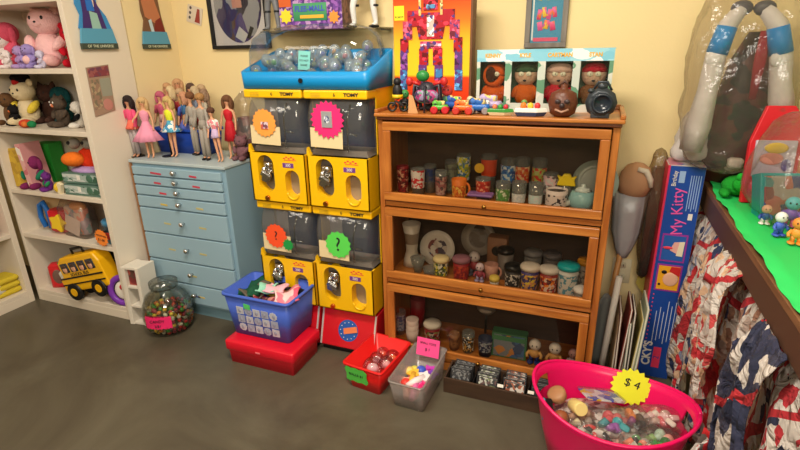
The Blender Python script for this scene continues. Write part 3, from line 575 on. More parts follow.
    # marquee band above
    q = MB(YEL); q.prism([(-w_, .46), (w_, .46), (w_, .495), (-w_, .495)], .12, RM(loc=(0, .012, 0))); mb_ = q.build('marquee', t_, bevel=.006)
    text('TOMY', .018, INK, mb_, (.075, .0105, .477), name='brand_lettering', sx=1.3, bold=.0008); text('6', .02, INK, mb_, (-.0, .0105, .477), name='number')
    q = MB(M((170, 140, 40), .6)); [q.b2(-.11, -.065, .0112, .0125, .468+.006*k, .470+.006*k) for k in range(3)]; q.build('small_print', mb_)
    # display card
    q = MB(col(226, 206, 160)); q.box((-.035, -.011, .305), (.15, .0015, .08), (0, .03, 0)); q.build('price_card', t_)
    return t_
MX = [(-.508), (-.208)]; 
Z1, Z0 = .722, .222
capsule_machine('upper left yellow capsule machine, round orange star tag on its globe', MX[0], Z1, None)
capsule_machine('upper right yellow capsule machine, hot pink star tag on its globe', MX[1], Z1, None)
capsule_machine('lower left yellow capsule machine behind the blue bin, red-orange star tag', MX[0], Z0, None)
capsule_machine('lower right yellow capsule machine, bright green question mark star tag', MX[1], Z0, None)
yst = -.402
p = at(264, 123, 'y', yst); tagstar('orange scalloped star tag with small photo on the upper left machine', tuple(p), .061, (250, 160, 70), n=18, k=.88)
q = MB(PRINT([(220, 200, 210), (120, 70, 90), (200, 90, 80)], 90)); q.b2(-.015, .02, -.0035, -.001, -.025, .005); tag(q.build('photo_sticker', loc=p), 'small photo sticker on the orange star tag', 'sticker')
p = at(327, 120, 'y', yst); tagstar('hot pink star tag with silver photo on the upper right machine', tuple(p), .078, (240, 40, 116), n=20, k=.84)
q = MB(M((200, 205, 215), .3, .6)); q.b2(-.024, .024, -.004, -.001, -.03, .035); q.m(PRINT([(120, 130, 160), (220, 224, 230), (70, 80, 110)], 120)); q.ell((0, -.004, .002), (.013, .001, .016)); tag(q.build('photo_sticker', loc=p), 'silver photo sticker on the hot pink star tag', 'sticker')
p = at(276, 236, 'y', yst); tagstar('red-orange question mark star tag on the lower left machine', tuple(p), .06, (244, 84, 40), n=16, k=.88, txt='?', tsize=.06)
p = at(288, 245, 'y', yst-.005); tagstar('small dark green star tag over the red-orange star', tuple(p), .03, (30, 150, 70), n=10, k=.75)
p = at(338, 245, 'y', yst); tagstar('bright green question mark star tag on the lower right machine', tuple(p), .064, (90, 214, 84), n=14, k=.88, txt='?', tsize=.09)
# top tray with capsules
TZ = Z1+.497
t_ = T('capsule_tray', 'bright blue tray with clear dome on top of the capsule machines', 'tray', (-.358, -.37, TZ))
SKY = M((20, 140, 206), .35)
q = MB(SKY); w_, d_ = .60, .27
def tr(w2, d2, r, z): return rring(w2, d2, r, z, c=(0, d_/2))
slope = lambda R_: [Vector((p_.x, p_.y, p_.z+max(0, p_.y)/d_*.085)) for p_ in R_]
q.loft([tr(w_, d_, .02, 0), slope(tr(w_+.01, d_+.01, .025, .068)), slope(tr(w_-.02, d_-.02, .02, .068)), slope(tr(w_-.03, d_-.03, .015, .025))]); q.build('tray_body', t_)
q = MB(BLACK); q.cyl((-.0, -.005, .035), .01, .004, 14, (PI/2, 0, 0)); q.build('lock', t_)
q = MB(CLEAR((244, 244, 242), .03, .05)); rings = []
for f, z in ((1, .07), (1, .1), (.99, .15), (.94, .2), (.8, .235), (.5, .255), (.1, .26)): rings.append([(p_.x*f, (p_.y-d_)*f*.98+d_*.99, z) for p_ in rring(w_-.01, d_-.01, .08, z, 6, (0, d_/2))])
q.loft(rings, caps=(False, True)); q.build('dome', t_)
CC = [(220, 210, 60), (60, 90, 190), (210, 210, 210), (226, 90, 110), (80, 170, 90), (160, 120, 190), (230, 140, 60), (120, 180, 210)]
proto = None; k = 0
lab = 'clear toy capsule with a small prize in the blue tray'
for c in CC:
    t2 = T('toy_capsule', lab, 'toy capsule', (0, 0, 0), group='toy capsules in the blue tray')
    q = MB(CLEAR((226, 240, 248), .12, .06, milk=.22)); q.ell((0, 0, .024), .0245, n=12, k=7); q.build('shell', t2)
    q = MB(M(c, .5)); q.ell((0, 0, .017), (.012, .009, .012), n=10, k=6); q.build('prize', t2)
    for j in range(9):
        x = -.36-.27+.54*((k*0.618) % 1); y = -.345+.22*(((k*7) % 11)/11); x = -.358+(x+.358)*.93; y = -.322+.205*(((k*7) % 11)/11); z = TZ+.034+.085*(y+.37)/.27+.02*(k % 3)
        o = t2 if j == 0 else dup(t2); o.location = (x, y, z); o.rotation_euler = (k, 0, k*2); k += 1
p = at(302, 58, 'y', -.33)
t_ = T('notice_card', 'pale aqua notice card standing among the capsules in the tray', 'notice card', (p.x, -.325, TZ+.075), rot=(-.15, .06, 0)); q = MB(col(140, 222, 220)); q.b2(-.028, .028, 0, .0015, 0, .075); q.build('card', t_)
for i, s_ in enumerate(('PLEASE', 'DO NOT', 'SHAKE')): text(s_, .011, INK, t_, (0, -.0005, .055-.018*i), name='lettering')
# red base plates
def redbase(label, x):
    t_ = T('machine_base', label, 'machine base', (x, -.37, 0), group='red sloping bases of the capsule machines'); w_ = .143; RD = M((206, 26, 40), .22, spec=.6)
    q = MB(RD); q.loft([[(sx*w_, y, z) for y, z in ((-.035, .035), (.02, .205), (.25, .205), (.25, .02), (-.02, .02))] for sx in (-1, 1)], False); q.build('housing', t_, bevel=.004)
    q = MB(BLACK); q.b2(-w_+.005, w_-.005, -.015, .24, 0, .02); q.build('plinth', t_)
    for e in (-1, 1): q = MB(M((222, 222, 222), .15, .4)); q.box((e*(w_-.006), -.009, .12), (.008, .004, .175), (-.313, 0, 0)); q.build('side_trim', t_)
    Rt = PI/2-.313; q = MB(M((40, 90, 170), .4)); q.lathe([(.052, 0), (.052, .002)], (0, -.008, .115), 28, (Rt, 0, 0)); em = q.build('round_emblem', t_)
    q = MB(M((236, 130, 80), .5)); q.box((-.004, -.011, .115), (.108, .002, .028), (-.313, -.3, 0)); q.build('emblem_band', em)
    q = MB(WHITE); [q.ell((.04*math.cos(a_), -.0105-.011*math.sin(a_)*-1.1, .115+.04*math.sin(a_)*.95), (.003, .002, .003), n=6, k=4) for a_ in [2*PI*i/12 for i in range(12)]]; q.build('emblem_stars', em)
    return t_
redbase('red sloping machine base with round blue emblem under the right machines', MX[1]+.002)
redbase('red machine base under the left machines, hidden behind the red tub', MX[0])
# things on a clear shelf above the machines
ZS = 1.462
t_ = T('acrylic_shelf', 'clear wall shelf above the capsule machines under the game box', 'shelf', (-.46, YB, ZS))
q = MB(CLEAR((220, 220, 216), .08)); q.b2(-.34, .34, -.125, 0, -.006, 0); q.build('shelf_board', t_)
q = MB(M((120, 118, 114), .4, .5)); [q.b2(x-.006, x+.006, -.1, 0, -.012, -.006) for x in (-.3, .3)]; q.build('brackets', t_)
t_ = T('board_game_box', 'purple patterned game box with green lettered panel on the wall shelf', 'game box', (-.50, .03, ZS), .06)
q = MB(PRINT([(110, 60, 150), (80, 40, 120), (150, 90, 180), (190, 150, 200)], 60)); q.b2(-.16, .16, -.06, .06, 0, .20); q.build('body', t_, bevel=.002)
q = MB(col(70, 150, 100)); q.rbox((0, -.061, .075), (.17, .004, .075), .0015); pn = q.build('title_panel', t_); text('FLEE-MALL', .032, col(70, 90, 190), pn, (0, -.0645, .088), name='title', bold=.001); q = MB(col(240, 180, 60)); q.b2(-.05, .07, -.065, -.062, .048, .062); q.build('subtitle_strip', pn)
q = MB(col(210, 96, 40)); q.b2(-.158, -.095, -.062, -.06, .10, .19); q.m(col(240, 216, 50)); q.prism(starpoly(.035, .024, 8), .002, RM(loc=(-.125, -.063, .06))); q.m(col(240, 150, 60)); q.prism(starpoly(.03, .02, 8), .002, RM(loc=(.12, -.063, .05))); q.m(col(90, 190, 200)); q.b2(-.09, .1, -.062, -.06, .13, .17); q.build('printed_bursts', t_)
q = MB(PRINT([(120, 90, 80), (90, 60, 60), (150, 110, 100)], 40)); q.b2(.1595, .1615, -.058, .058, .005, .195); q.build('side_print', t_)
def armour(label, x, y, z, c, c2, rz=0, s=1, stride=0):
    t_ = T('armoured_figure', label, 'action figure', (x, y, z), rz); t_.scale = (s, s, s)
    V = [(0, 0, .16), (0, 0, .19), (0, 0, .225), (0, 0, .25), (0, 0, .275), (-.02, -stride*.03, .15), (-.028, -stride*.05, .085), (-.032, -stride*.04, .015), (-.034, -stride*.04-.025, .008), (.02, stride*.02, .15), (.026, stride*.02, .085), (.03, stride*.03, .015), (.034, stride*.03-.025, .008), (-.035, 0, .23), (-.05, -.01, .19), (-.048, -.03, .15), (.035, 0, .23), (.05, -.01, .19), (.048, -.03, .15)]
    E = [(0, 1), (1, 2), (2, 3), (3, 4), (0, 5), (5, 6), (6, 7), (7, 8), (0, 9), (9, 10), (10, 11), (11, 12), (2, 13), (13, 14), (14, 15), (2, 16), (16, 17), (17, 18)]
    R = [.024, .02, .028, .012, .02, .018, .015, .012, .01, .018, .015, .012, .01, .014, .011, .009, .014, .011, .009]
    skin_body('body', V, E, R, M(c, .35), 0, t_)
    for e, yy in ((-1, -stride*.04), (1, stride*.03)): q = MB(M(c2, .4)); q.ell((e*.034, yy-.015, .006), (.014, .028, .007)); q.build('boot_sole', t_); q = MB(M(c2, .4)); q.lathe([(.0165, 0), (.0165, .008)], (e*.028, yy*.9, .085), 12); q.build('knee_band', t_)
    q = MB(M(c2, .4)); q.lathe([(.027, .158), (.027, .168)], n=16); q.build('belt', t_)
    return t_
armour('grey armoured figure standing left of the purple game box', -.735, .02, ZS, (120, 122, 126), (40, 42, 46))
armour('white armoured figure striding right of the purple game box', -.235, .02, ZS, (232, 230, 226), (30, 30, 34), rz=-.5, stride=1, s=1.05)

# ================================================================== GLASS BOOKCASE
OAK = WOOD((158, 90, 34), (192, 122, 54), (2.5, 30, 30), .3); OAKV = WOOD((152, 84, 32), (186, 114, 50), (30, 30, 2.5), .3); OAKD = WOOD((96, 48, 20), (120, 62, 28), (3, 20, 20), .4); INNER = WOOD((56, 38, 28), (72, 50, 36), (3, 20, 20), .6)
BT = 1.134; ZT = 1.10; DH = .3204; PT = .3535
t_ = T('glass_front_bookcase', 'oak stacking bookcase with three glass doors full of collectible cups', 'bookcase', (0, -.36, 0))
q = MB(OAK); q.b2(-.03, .878, -.028, .30, BT-.014, BT); q.build('top', t_, bevel=.004)
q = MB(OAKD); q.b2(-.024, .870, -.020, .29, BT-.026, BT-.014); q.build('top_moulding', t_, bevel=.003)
q = MB(OAK); q.b2(-.02, .868, .28, .30, BT, BT+.018); q.m(OAKV); q.b2(.862, .878, -.02, .30, BT, BT+.014); q.b2(-.03, -.016, -.02, .3, BT, BT+.014); q.build('gallery_rail', t_, bevel=.003)
for x0, x1 in ((-.024, -.003), (.843, .868)): q = MB(OAKV); q.b2(x0, x1, -.004, .29, .03, BT-.026); q.build('side_panel', t_, bevel=.003)
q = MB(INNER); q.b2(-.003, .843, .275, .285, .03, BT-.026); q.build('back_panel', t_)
for i in range(3):
    z1_ = ZT-i*PT; z0 = z1_-DH
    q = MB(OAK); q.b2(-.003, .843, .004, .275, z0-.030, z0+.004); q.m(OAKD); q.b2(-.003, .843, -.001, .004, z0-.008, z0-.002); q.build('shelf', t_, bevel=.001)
    q = MB(OAK); fw = .033; xa, xb = 0, .84
    q.b2(xa, xb, -.018, .002, z1_-.034, z1_); q.b2(xa, xb, -.018, .002, z0, z0+.034); q.m(OAKV); q.b2(xa, xa+fw, -.018, .002, z0+.034, z1_-.034); q.b2(xb-fw, xb, -.018, .002, z0+.034, z1_-.034)
    d = q.build('door', t_, bevel=.003)
    q = MB(CLEAR((242, 238, 232), .004, .02)); q.b2(xa+fw-.004, xb-fw+.004, -.009, -.006, z0+.03, z1_-.03); q.build('glass_pane', d)
    for xk in (.42,): q = MB(M((150, 110, 50), .3, 1)); q.cyl((xk, -.018, z0+.012), .005, .01, 12, (PI/2, 0, 0)); q.ell((xk, -.031, z0+.012), (.009, .006, .009)); q.build('knob', d)
q = MB(OAK); q.b2(-.024, .868, -.005, .29, .0, .04); q.build('base', t_, bevel=.003)
SZ = [ZT-DH-i*PT+.005 for i in range(3)]
GR = {}
def cup(label, x, y, z, r, h, body, kind='glass', lid=None, band=None, handle=None, name='tumbler', cat='cup', taper=.85, group=None, stem=None):
    t_ = T(name, label, cat, (x, y, z), group=group)
    q = MB(body); q.lathe([(r*taper, 0), (r, h), (r-.0025, h), (r*taper-.003, .005)], n=20); q.build('cup_body', t_)
    if band: q = MB(band[0]); a, b_ = band[1:]; f = lambda u: r*(taper+(1-taper)*u)+.0006; q.lathe([(f(a), h*a), (f(b_), h*b_)], n=20, caps=(False, False)); q.build('printed_band', t_)
    if lid: q = MB(lid); q.lathe([(r*1.08, h-.004), (r*1.1, h+.008), (r*.95, h+.016), (r*.5, h+.019), (.001, h+.019)], n=20); q.build('lid', t_)
    if kind == 'dark': q = MB(BLACK); q.lathe([(r-.003, h-.008), (.001, h-.008)], n=20, caps=(False, False)); q.build('dark_inside', t_)
    if handle: q = MB(handle); q.tube([(r*.95*math.cos(a_)*.0+r*.92+r*.5*math.cos(a_), 0, h*.5+h*.3*math.sin(a_)) for a_ in [PI/2-PI*i/8 for i in range(9)]], .005); o = q.build('handle', t_)
    return t_
def pr(*c, s=110): return PRINT(list(c), s)
GL = CLEAR((222, 228, 226), .10, .05, milk=.16)
def C1(px, yy, zz): return atx(px, zz, yy)
R1 = [  # px, y, r, h, body, band, label
 (403, -.27, .026, .12, col(120, 24, 30), (pr((140, 30, 30), (200, 150, 120), (90, 20, 26)), .05, .9), 'dark red printed glass, leftmost on the top shelf'),
 (418, -.28, .030, .115, GL, (pr((230, 226, 220), (230, 226, 220), (206, 40, 50)), .3, .95), 'white and red printed glass, second on the top shelf'),
 (430, -.22, .028, .12, GL, (pr((40, 60, 110), (80, 80, 90)), .4, .9), 'dark blue printed glass at the back of the top shelf'),
 (441, -.27, .026, .11, GL, (pr((180, 150, 140), (70, 60, 60), (150, 90, 90)), .1, .8), 'clear glass with faded red print on the top shelf'),
 (451, -.20, .027, .14, GL, (pr((120, 130, 110), (90, 90, 84)), .1, .9), 'tall clear glass with grey-green print on the top shelf'),
 (463, -.18, .030, .165, GL, (pr((220, 214, 60), (60, 120, 170), (220, 230, 230), (150, 170, 60)), .35, .95), 'tall glass with yellow and blue figure print'),
 (459, -.285, .031, .085, col(222, 118, 40), (pr((236, 140, 50), (240, 200, 90), (200, 90, 30)), .1, .7), 'orange pot-bellied mug on the top shelf'),
 (488, -.19, .033, .17, GL, (M((210, 70, 30)), .5, .9), 'tall glass with red panel and yellow circle'),
 (483, -.28, .030, .095, GL, (pr((200, 60, 40), (230, 160, 120), (170, 40, 30)), .25, .9), 'short glass with red print above the lilac tray'),
 (507, -.2, .030, .16, GL, (pr((60, 130, 200), (210, 226, 230), (40, 90, 170)), .4, .85), 'tall glass with bright blue figure print'),
 (503, -.28, .030, .085, GL, (pr((100, 170, 90), (220, 226, 200), (90, 140, 70)), .1, .7), 'short glass with green print in front of the blue one'),
 (521, -.19, .030, .165, GL, (pr((206, 60, 40), (230, 190, 140), (220, 120, 50)), .4, .8), 'tall glass with red and tan figure print'),
 (519, -.28, .029, .09, GL, (pr((226, 230, 230), (200, 210, 214)), .1, .5), 'short clear glass with white base in the front row'),
 (538, -.19, .030, .165, GL, (pr((170, 190, 90), (210, 60, 50), (190, 200, 130)), .4, .8), 'tall glass with green and red figure print'),
 (536, -.28, .029, .09, GL, (pr((200, 230, 230), (220, 224, 226)), .1, .5), 'short clear glass with pale blue base in the front row'),
 (550, -.23, .030, .12, GL, (pr((226, 190, 196), (200, 206, 206), (110, 100, 104)), .3, .95), 'clear glass with pink and grey marks behind the white mug'),
 (566, -.24, .027, .09, GL, None, 'clear glass wearing the yellow crown shape'),
]
for px, yy, r_, h, body, band, lab in R1: cup(lab, atx(px, 190, yy), yy, SZ[0], r_, h, body, band=band, name='printed_glass', cat='glass', handle=(col(222, 118, 40) if 'mug' in lab else None))
q = MB(M((240, 190, 40), .5)); q.lathe([(.02, 0), (.02, .003)], n=20, rot=(PI/2, 0, 0)); tag(q.build('round_decal', loc=(atx(476, 157, -.19)+.024, -.2255, SZ[0]+.12)), 'yellow round decal on the red panelled glass', 'decal')
q = MB(M((236, 210, 30), .5)); q.prism([(-.035, -.01), (.035, -.01), (.028, .012), (.036, .03), (.018, .022), (.012, .036), (-.012, .036), (-.018, .022), (-.036, .03), (-.028, .012)], .02); tag(q.build('crown_ornament', loc=(atx(566, 190, -.24), -.268, SZ[0]+.092), bevel=.004), 'yellow crown-shaped ornament on a glass beside the white mug', 'ornament')
q = MB(M((150, 110, 180), .4)); q.rbox((0, 0, .006), (.10, .05, .012), .006); tag(q.build('lilac_tray', loc=(atx(481, 199, -.31), -.318, SZ[0]+.03)), 'small lilac tray at the front of the top shelf', 'tray')
cup('white mug with black inside and stick drawings on the top shelf', atx(556, 200, -.3), -.295, SZ[0], .040, .075, col(228, 216, 212), 'dark', band=(pr((228, 216, 212), (228, 216, 212), (228, 216, 212), (60, 50, 60)), .1, .8), name='mug', cat='mug', taper=.95)
t_ = T('teapot', 'pale turquoise teapot at the right end of the top shelf', 'teapot', (atx(582, 200, -.29), -.285, SZ[0]))
q = MB(M((150, 200, 206), .25)); q.lathe([(.03, 0), (.045, .02), (.05, .045), (.04, .07), (.02, .078), (.001, .08)]); q.build('pot_body', t_)
q = MB(M((210, 228, 226), .3)); q.lathe([(.032, .074), (.022, .084), (.006, .09), (.008, .098), (.001, .1)]); q.build('lid', t_)
q = MB(M((190, 196, 190), .3)); q.tube([(-.04, -.01, .03), (-.06, -.015, .02), (-.07, -.02, .03)], [.014, .01, .007]); q.build('spout', t_)
def plate(label, x, y, z, r, c, art=None, lean=-.25):
    t_ = T('display_plate', label, 'plate', (x, y, z), rot=(lean, 0, 0)); q = MB(M(c, .3)); q.lathe([(r*.62, 0), (r, -.012), (r, -.009), (r*.62, .004), (.001, .004)], (0, 0, r), 32, (-PI/2, 0, 0)); o = q.build('plate_body', t_)
    for ob in (o,): ob.rotation_euler = (0, 0, 0)
    if art: q = MB(art); q.lathe([(r*.55, 0), (.001, 0.0005)], (0, -.0055, r), 24, (PI/2, 0, 0), caps=(False, False)); q.build('plate_picture', t_)
    return t_
plate('pale green oval plate standing at the right end of the top shelf', atx(597, 190, -.2)-.01, -.2, SZ[0], .085, (150, 166, 156))
# middle shelf
plate('white collector plate with a dark scene on the middle shelf', atx(437, 262, -.19), -.20, SZ[1], .082, (206, 200, 190), PRINT([(70, 60, 74), (190, 180, 170), (120, 60, 60), (60, 70, 110), (206, 200, 190)], 45))
plate('dim grey plate further back on the middle shelf', atx(475, 250, -.12)+.01, -.115, SZ[1]+.04, .08, (140, 132, 122), PRINT([(110, 104, 98), (96, 84, 76)], 40))
t_ = T('vase', 'white flared vase at the left of the middle shelf', 'vase', (atx(412, 268, -.22), -.22, SZ[1])); q = MB(M((206, 198, 184), .3)); q.lathe([(.04, 0), (.036, .03), (.026, .07), (.03, .13), (.042, .2), (.04, .2), (.024, .07)]); q.build('vase_body', t_)
cup('clear goblet in front of the white vase', atx(418, 278, -.29), -.29, SZ[1], .034, .07, GL, name='goblet', cat='glass', taper=.5)
cup('clear glass dish left of the yellow spotted cup', atx(429, 280, -.31), -.30, SZ[1], .03, .035, GL, name='glass_dish', cat='dish')
cup('yellow and black printed cup with cream lid on the middle shelf', atx(441, 276, -.29), -.29, SZ[1], .033, .072, col(228, 220, 60), band=(pr((235, 225, 50), (60, 60, 60), (226, 226, 210), (90, 110, 60)), .1, .95), lid=col(232, 214, 160), name='travel_cup')
cup('red jar with mauve lid on the middle shelf', atx(461, 280, -.29), -.29, SZ[1], .036, .085, col(160, 30, 40), band=(pr((170, 36, 40), (200, 80, 50), (130, 24, 40)), .1, .8), lid=col(150, 100, 116), name='lidded_jar', cat='jar')
def figurine(label, x, y, z, s, cols, rz=0, group=None, name='figurine', cat='figurine', ears=False):
    t_ = T(name, label, cat, (x, y, z), rz, group); c0, c1, c2 = [M(c, .45) for c in cols]
    q = MB(c0); q.ell((-.13*s, -.05*s, .06*s), (.12*s, .17*s, .06*s)); q.ell((.13*s, -.05*s, .06*s), (.12*s, .17*s, .06*s)); q.tube([(-.11*s, 0, .08*s), (-.09*s, 0, .3*s)], .08*s); q.tube([(.11*s, 0, .08*s), (.09*s, 0, .3*s)], .08*s); q.build('legs', t_)
    q = MB(c1); q.ell((0, 0, .42*s), (.2*s, .16*s, .2*s)); q.tube([(-.16*s, 0, .5*s), (-.26*s, -.06*s, .38*s), (-.24*s, -.16*s, .3*s)], [.07*s, .06*s, .055*s]); q.tube([(.16*s, 0, .5*s), (.26*s, -.06*s, .38*s), (.24*s, -.16*s, .3*s)], [.07*s, .06*s, .055*s]); q.build('torso', t_)
    q = MB(c2); q.ell((0, 0, .78*s), (.22*s, .2*s, .22*s)); 
    if ears: q.ell((-.2*s, 0, .95*s), (.1*s, .05*s, .1*s)); q.ell((.2*s, 0, .95*s), (.1*s, .05*s, .1*s))
    q.m(BLACK); q.ell((-.08*s, -.19*s, .82*s), (.025*s, .02*s, .035*s)); q.ell((.08*s, -.19*s, .82*s), (.025*s, .02*s, .035*s)); q.build('head', t_)
    return t_
figurine('purple and white figurine right of the red jar', atx(479, 284, -.30), -.295, SZ[1], .085, ((170, 160, 200), (150, 60, 80), (210, 190, 200)))
figurine('red and grey figurine behind the purple one', atx(474, 270, -.24), -.24, SZ[1], .11, ((90, 90, 110), (150, 50, 60), (200, 190, 190)))
cup('small jar with yellow lid at the front of the middle shelf', atx(494, 287, -.32), -.32, SZ[1], .02, .03, col(226, 220, 210), lid=col(226, 200, 90), name='lidded_jar', cat='jar')
cup('pinkish mug behind the yellow-lidded jar', atx(491, 270, -.26), -.255, SZ[1], .03, .07, col(190, 140, 124), name='mug', cat='mug', handle=col(190, 140, 124))
R2 = [(512, -.30, .034, .085, (40, 36, 40), pr((30, 28, 30), (200, 196, 190), (40, 40, 44)), (18, 18, 20), 'black and white striped cup with black lid'),
 (504, -.22, .034, .12, (120, 112, 108), None, (20, 20, 22), 'tall grey cup with black lid in the back row'),
 (529, -.30, .037, .095, (70, 60, 120), pr((80, 70, 130), (230, 200, 60), (60, 60, 90), (210, 150, 90)), (214, 204, 190), 'purple cup with yellow cartoon print and cream lid'),
 (531, -.21, .036, .12, (110, 108, 106), None, (110, 108, 110), 'grey cup with grey lid in the back row'),
 (548, -.30, .036, .095, (150, 40, 30), pr((180, 50, 30), (240, 140, 40), (90, 30, 40), (230, 200, 180)), (214, 206, 196), 'red and orange cup with cream lid'),
 (550, -.21, .036, .12, (90, 84, 84), None, (84, 80, 82), 'dark grey lidded cup behind the red and orange cup'),
 (567, -.29, .040, .115, (200, 204, 200), pr((206, 206, 200), (206, 206, 200), (90, 150, 170)), (20, 170, 176), 'tall white cup with teal lid on the middle shelf'),
 (585, -.22, .036, .115, (190, 180, 170), pr((200, 190, 176), (120, 110, 110)), (226, 156, 40), 'grey cup with orange lid at the right end')]
for px, yy, r_, h, c, band, lid, lab in R2: cup(lab, atx(px, 285, yy), yy, SZ[1], r_, h, M(c, .4), band=(band, .05, .8) if band else None, lid=M(lid, .35), name='travel_cup')
cup('white lidded pot, lowest at the right end of the middle shelf', atx(581, 294, -.32), -.315, SZ[1], .028, .032, col(150, 150, 146), lid=col(232, 230, 226), name='lidded_jar', cat='jar')
t_ = T('birdhouse_bank', 'brown box-shaped bank with a dark hole on the middle shelf', 'bank', (atx(497, 268, -.15), -.15, SZ[1])); q = MB(col(140, 96, 66)); q.rbox((0, 0, .08), (.085, .06, .16), .006); q.build('body', t_); q = MB(BLACK); q.cyl((0, -.029, .10), .022, .003, 18, (PI/2, 0, 0)); q.build('hole', t_)
# bottom shelf
cup('blue printed glass at the left end of the bottom shelf', atx(400, 330, -.26), -.255, SZ[2], .028, .12, GL, band=(pr((70, 90, 130), (160, 160, 170)), .2, .9), name='printed_glass', cat='glass')
cup('dark red plastic cup at the back of the bottom shelf', atx(418, 318, -.16), -.16, SZ[2], .036, .15, col(120, 22, 34), name='tumbler')
for k in range(3): cup('white plastic cup, '+['lowest', 'middle', 'top'][k]+' of the nested stack on the bottom shelf', atx(412, 335, -.305), -.30, SZ[2]+.028*k, .030, .06, col(226, 214, 208), name='plastic_cup', group='nested white cups')
cup('red printed jar with wide white lid on the bottom shelf', atx(432, 338, -.29), -.285, SZ[2], .038, .095, col(150, 40, 50), band=(pr((170, 50, 50), (60, 50, 50), (220, 210, 196), (150, 160, 90)), .1, .8), lid=col(228, 222, 210), name='lidded_jar', cat='jar')
cup('small brown face tumbler on the bottom shelf', atx(454, 340, -.30), -.295, SZ[2], .025, .08, col(140, 96, 60), band=(pr((150, 104, 66), (110, 70, 46)), .2, .8), name='tumbler')
cup('clear glass with yellow and black print on the bottom shelf', atx(468, 344, -.30), -.295, SZ[2], .028, .1, GL, band=(pr((200, 150, 70), (220, 220, 215), (40, 40, 40)), .1, .8), name='printed_glass', cat='glass')
cup('dark navy mug with white rim print on the bottom shelf', atx(485, 347, -.30), -.295, SZ[2], .032, .085, col(34, 44, 74), band=(pr((40, 50, 84), (40, 50, 84), (160, 170, 180)), .3, .9), name='mug', cat='mug')
slab('picture_box', 'green edged picture box on the bottom shelf', 'box', (atx(509, 350, -.27), -.265, SZ[2]), (.15, .05, .12), (col(60, 120, 80), PRINT([(70, 110, 160), (120, 130, 140), (190, 130, 70), (60, 80, 120)], 25), col(70, 130, 90)), rot=(0, 0, .03))
figurine('orange and blue bobble figurine, left of the bottom shelf pair', atx(534, 356, -.29), -.285, SZ[2], .115, ((40, 60, 130), (210, 160, 90), (214, 206, 196)), group='bobble figurines')
figurine('orange and blue bobble figurine, right of the bottom shelf pair', atx(554, 359, -.29), -.285, SZ[2], .115, ((40, 60, 130), (206, 150, 84), (214, 206, 196)), group='bobble figurines')
figurine('thin red and white figurine at the right end of the bottom shelf', atx(573, 360, -.29), -.28, SZ[2], .1, ((120, 40, 60), (180, 160, 170), (170, 130, 130)))
t_ = T('round_mask', 'grey round mask at the back of the bottom shelf', 'mask', (atx(486, 318, -.12), -.12, SZ[2]+.0)); q = MB(M((120, 110, 104), .6)); q.ell((0, 0, .15), (.05, .03, .05)); q.m(M((170, 160, 150), .6)); q.ell((0, -.02, .13), (.03, .015, .012)); q.build('face', t_); q = MB(BLACK); q.tube([(0, 0, 0), (0, 0, .11)], .006); q.build('stand', t_)

# ================================================================== TOP OF THE BOOKCASE
# robot toy box
t_ = T('robot_toy_box', 'tall orange and yellow toy box printed with a red robot on the bookcase', 'toy box', (.122, -.13, BT))
m, nt, b = nm('sunset print'); L = nt.links; tc = nt.nodes.new('ShaderNodeTexCoord'); sx_ = nt.nodes.new('ShaderNodeSeparateXYZ'); L.new(tc.outputs['Object'], sx_.inputs[0]); ad = nt.nodes.new('ShaderNodeMath'); ad.operation = 'MULTIPLY'; ad.inputs[1].default_value = 2.0; L.new(sx_.outputs['Z'], ad.inputs[0])
r = ramp(nt, [(220, 60, 24), (226, 70, 24), (246, 208, 40), (244, 190, 40), (236, 120, 36), (226, 70, 26)], False, [0, .24, .26, .5, .68, .85]); L.new(ad.outputs[0], r.inputs[0]); L.new(r.outputs[0], b.inputs['Base Color']); b.inputs['Roughness'].default_value = .3
q = MB(col(112, 72, 46)); q.b2(-.165, .172, 0, .06, 0, .50); q.build('body', t_, bevel=.002)
q = MB(m); q.b2(-.163, .163, -.002, .001, .003, .497); q.build('printed_front', t_)
q = MB(); RR = (176, 26, 44); PP = (110, 50, 120); BB = (70, 130, 190)
_rd = [0]
def rp(c, x0, x1, z0, z1_, tz=0, d=.004): _rd[0] += 1; d += .00006*_rd[0]; q.m(PRINT([c, c, tuple(int(v*.6) for v in c), tuple(min(255, int(v*1.25+30)) for v in c), c, (90, 60, 130)], 75, .35)); q.prism([(x0, z0), (x1, z0), (x1-tz, z1_), (x0+tz, z1_)], .004, RM(loc=(.0, -.002-d, 0)))
rp(RR, -.05, .05, .27, .37, -.02); rp((210, 190, 180), -.015, .015, .28, .36, 0, .006); rp((196, 60, 90), -.045, .045, .235, .262); rp((220, 160, 180), -.045, .045, .243, .252, 0, .006)
for e in (-1, 1):
    rp(RR, e*.075-.025, e*.075+.025, .32, .38); rp((190, 60, 90), e*.1-.02, e*.1+.02, .27, .34); rp(RR, e*.115-.018, e*.115+.018, .22, .275); rp(PP, e*.118-.016, e*.118+.016, .15, .22); rp(BB, e*.12-.016, e*.12+.016, .07, .15)
    rp(RR, e*.03-.02, e*.03+.02, .17, .235); rp(PP, e*.035-.018, e*.035+.018, .11, .17); rp(BB, e*.037-.014, e*.037+.014, .12, .155, 0, .006); rp(RR, e*.04-.02, e*.04+.02, .04, .11); rp((60, 50, 70), e*.045-.026, e*.045+.026, .02, .05)
rp(RR, -.03, .03, .38, .42); rp((90, 150, 200), -.018, .018, .385, .40, 0, .006); rp((230, 190, 120), -.05, -.04, .36, .43); rp((230, 190, 120), .04, .05, .36, .43)
q.build('printed_robot', t_)
q = MB(col(240, 224, 40)); q.b2(-.158, -.115, -.004, -.001, .345, .40); sk = q.build('price_sticker', t_); text('ROBOT', .011, INK, sk, (-.136, -.0045, .357), name='sticker_lettering')
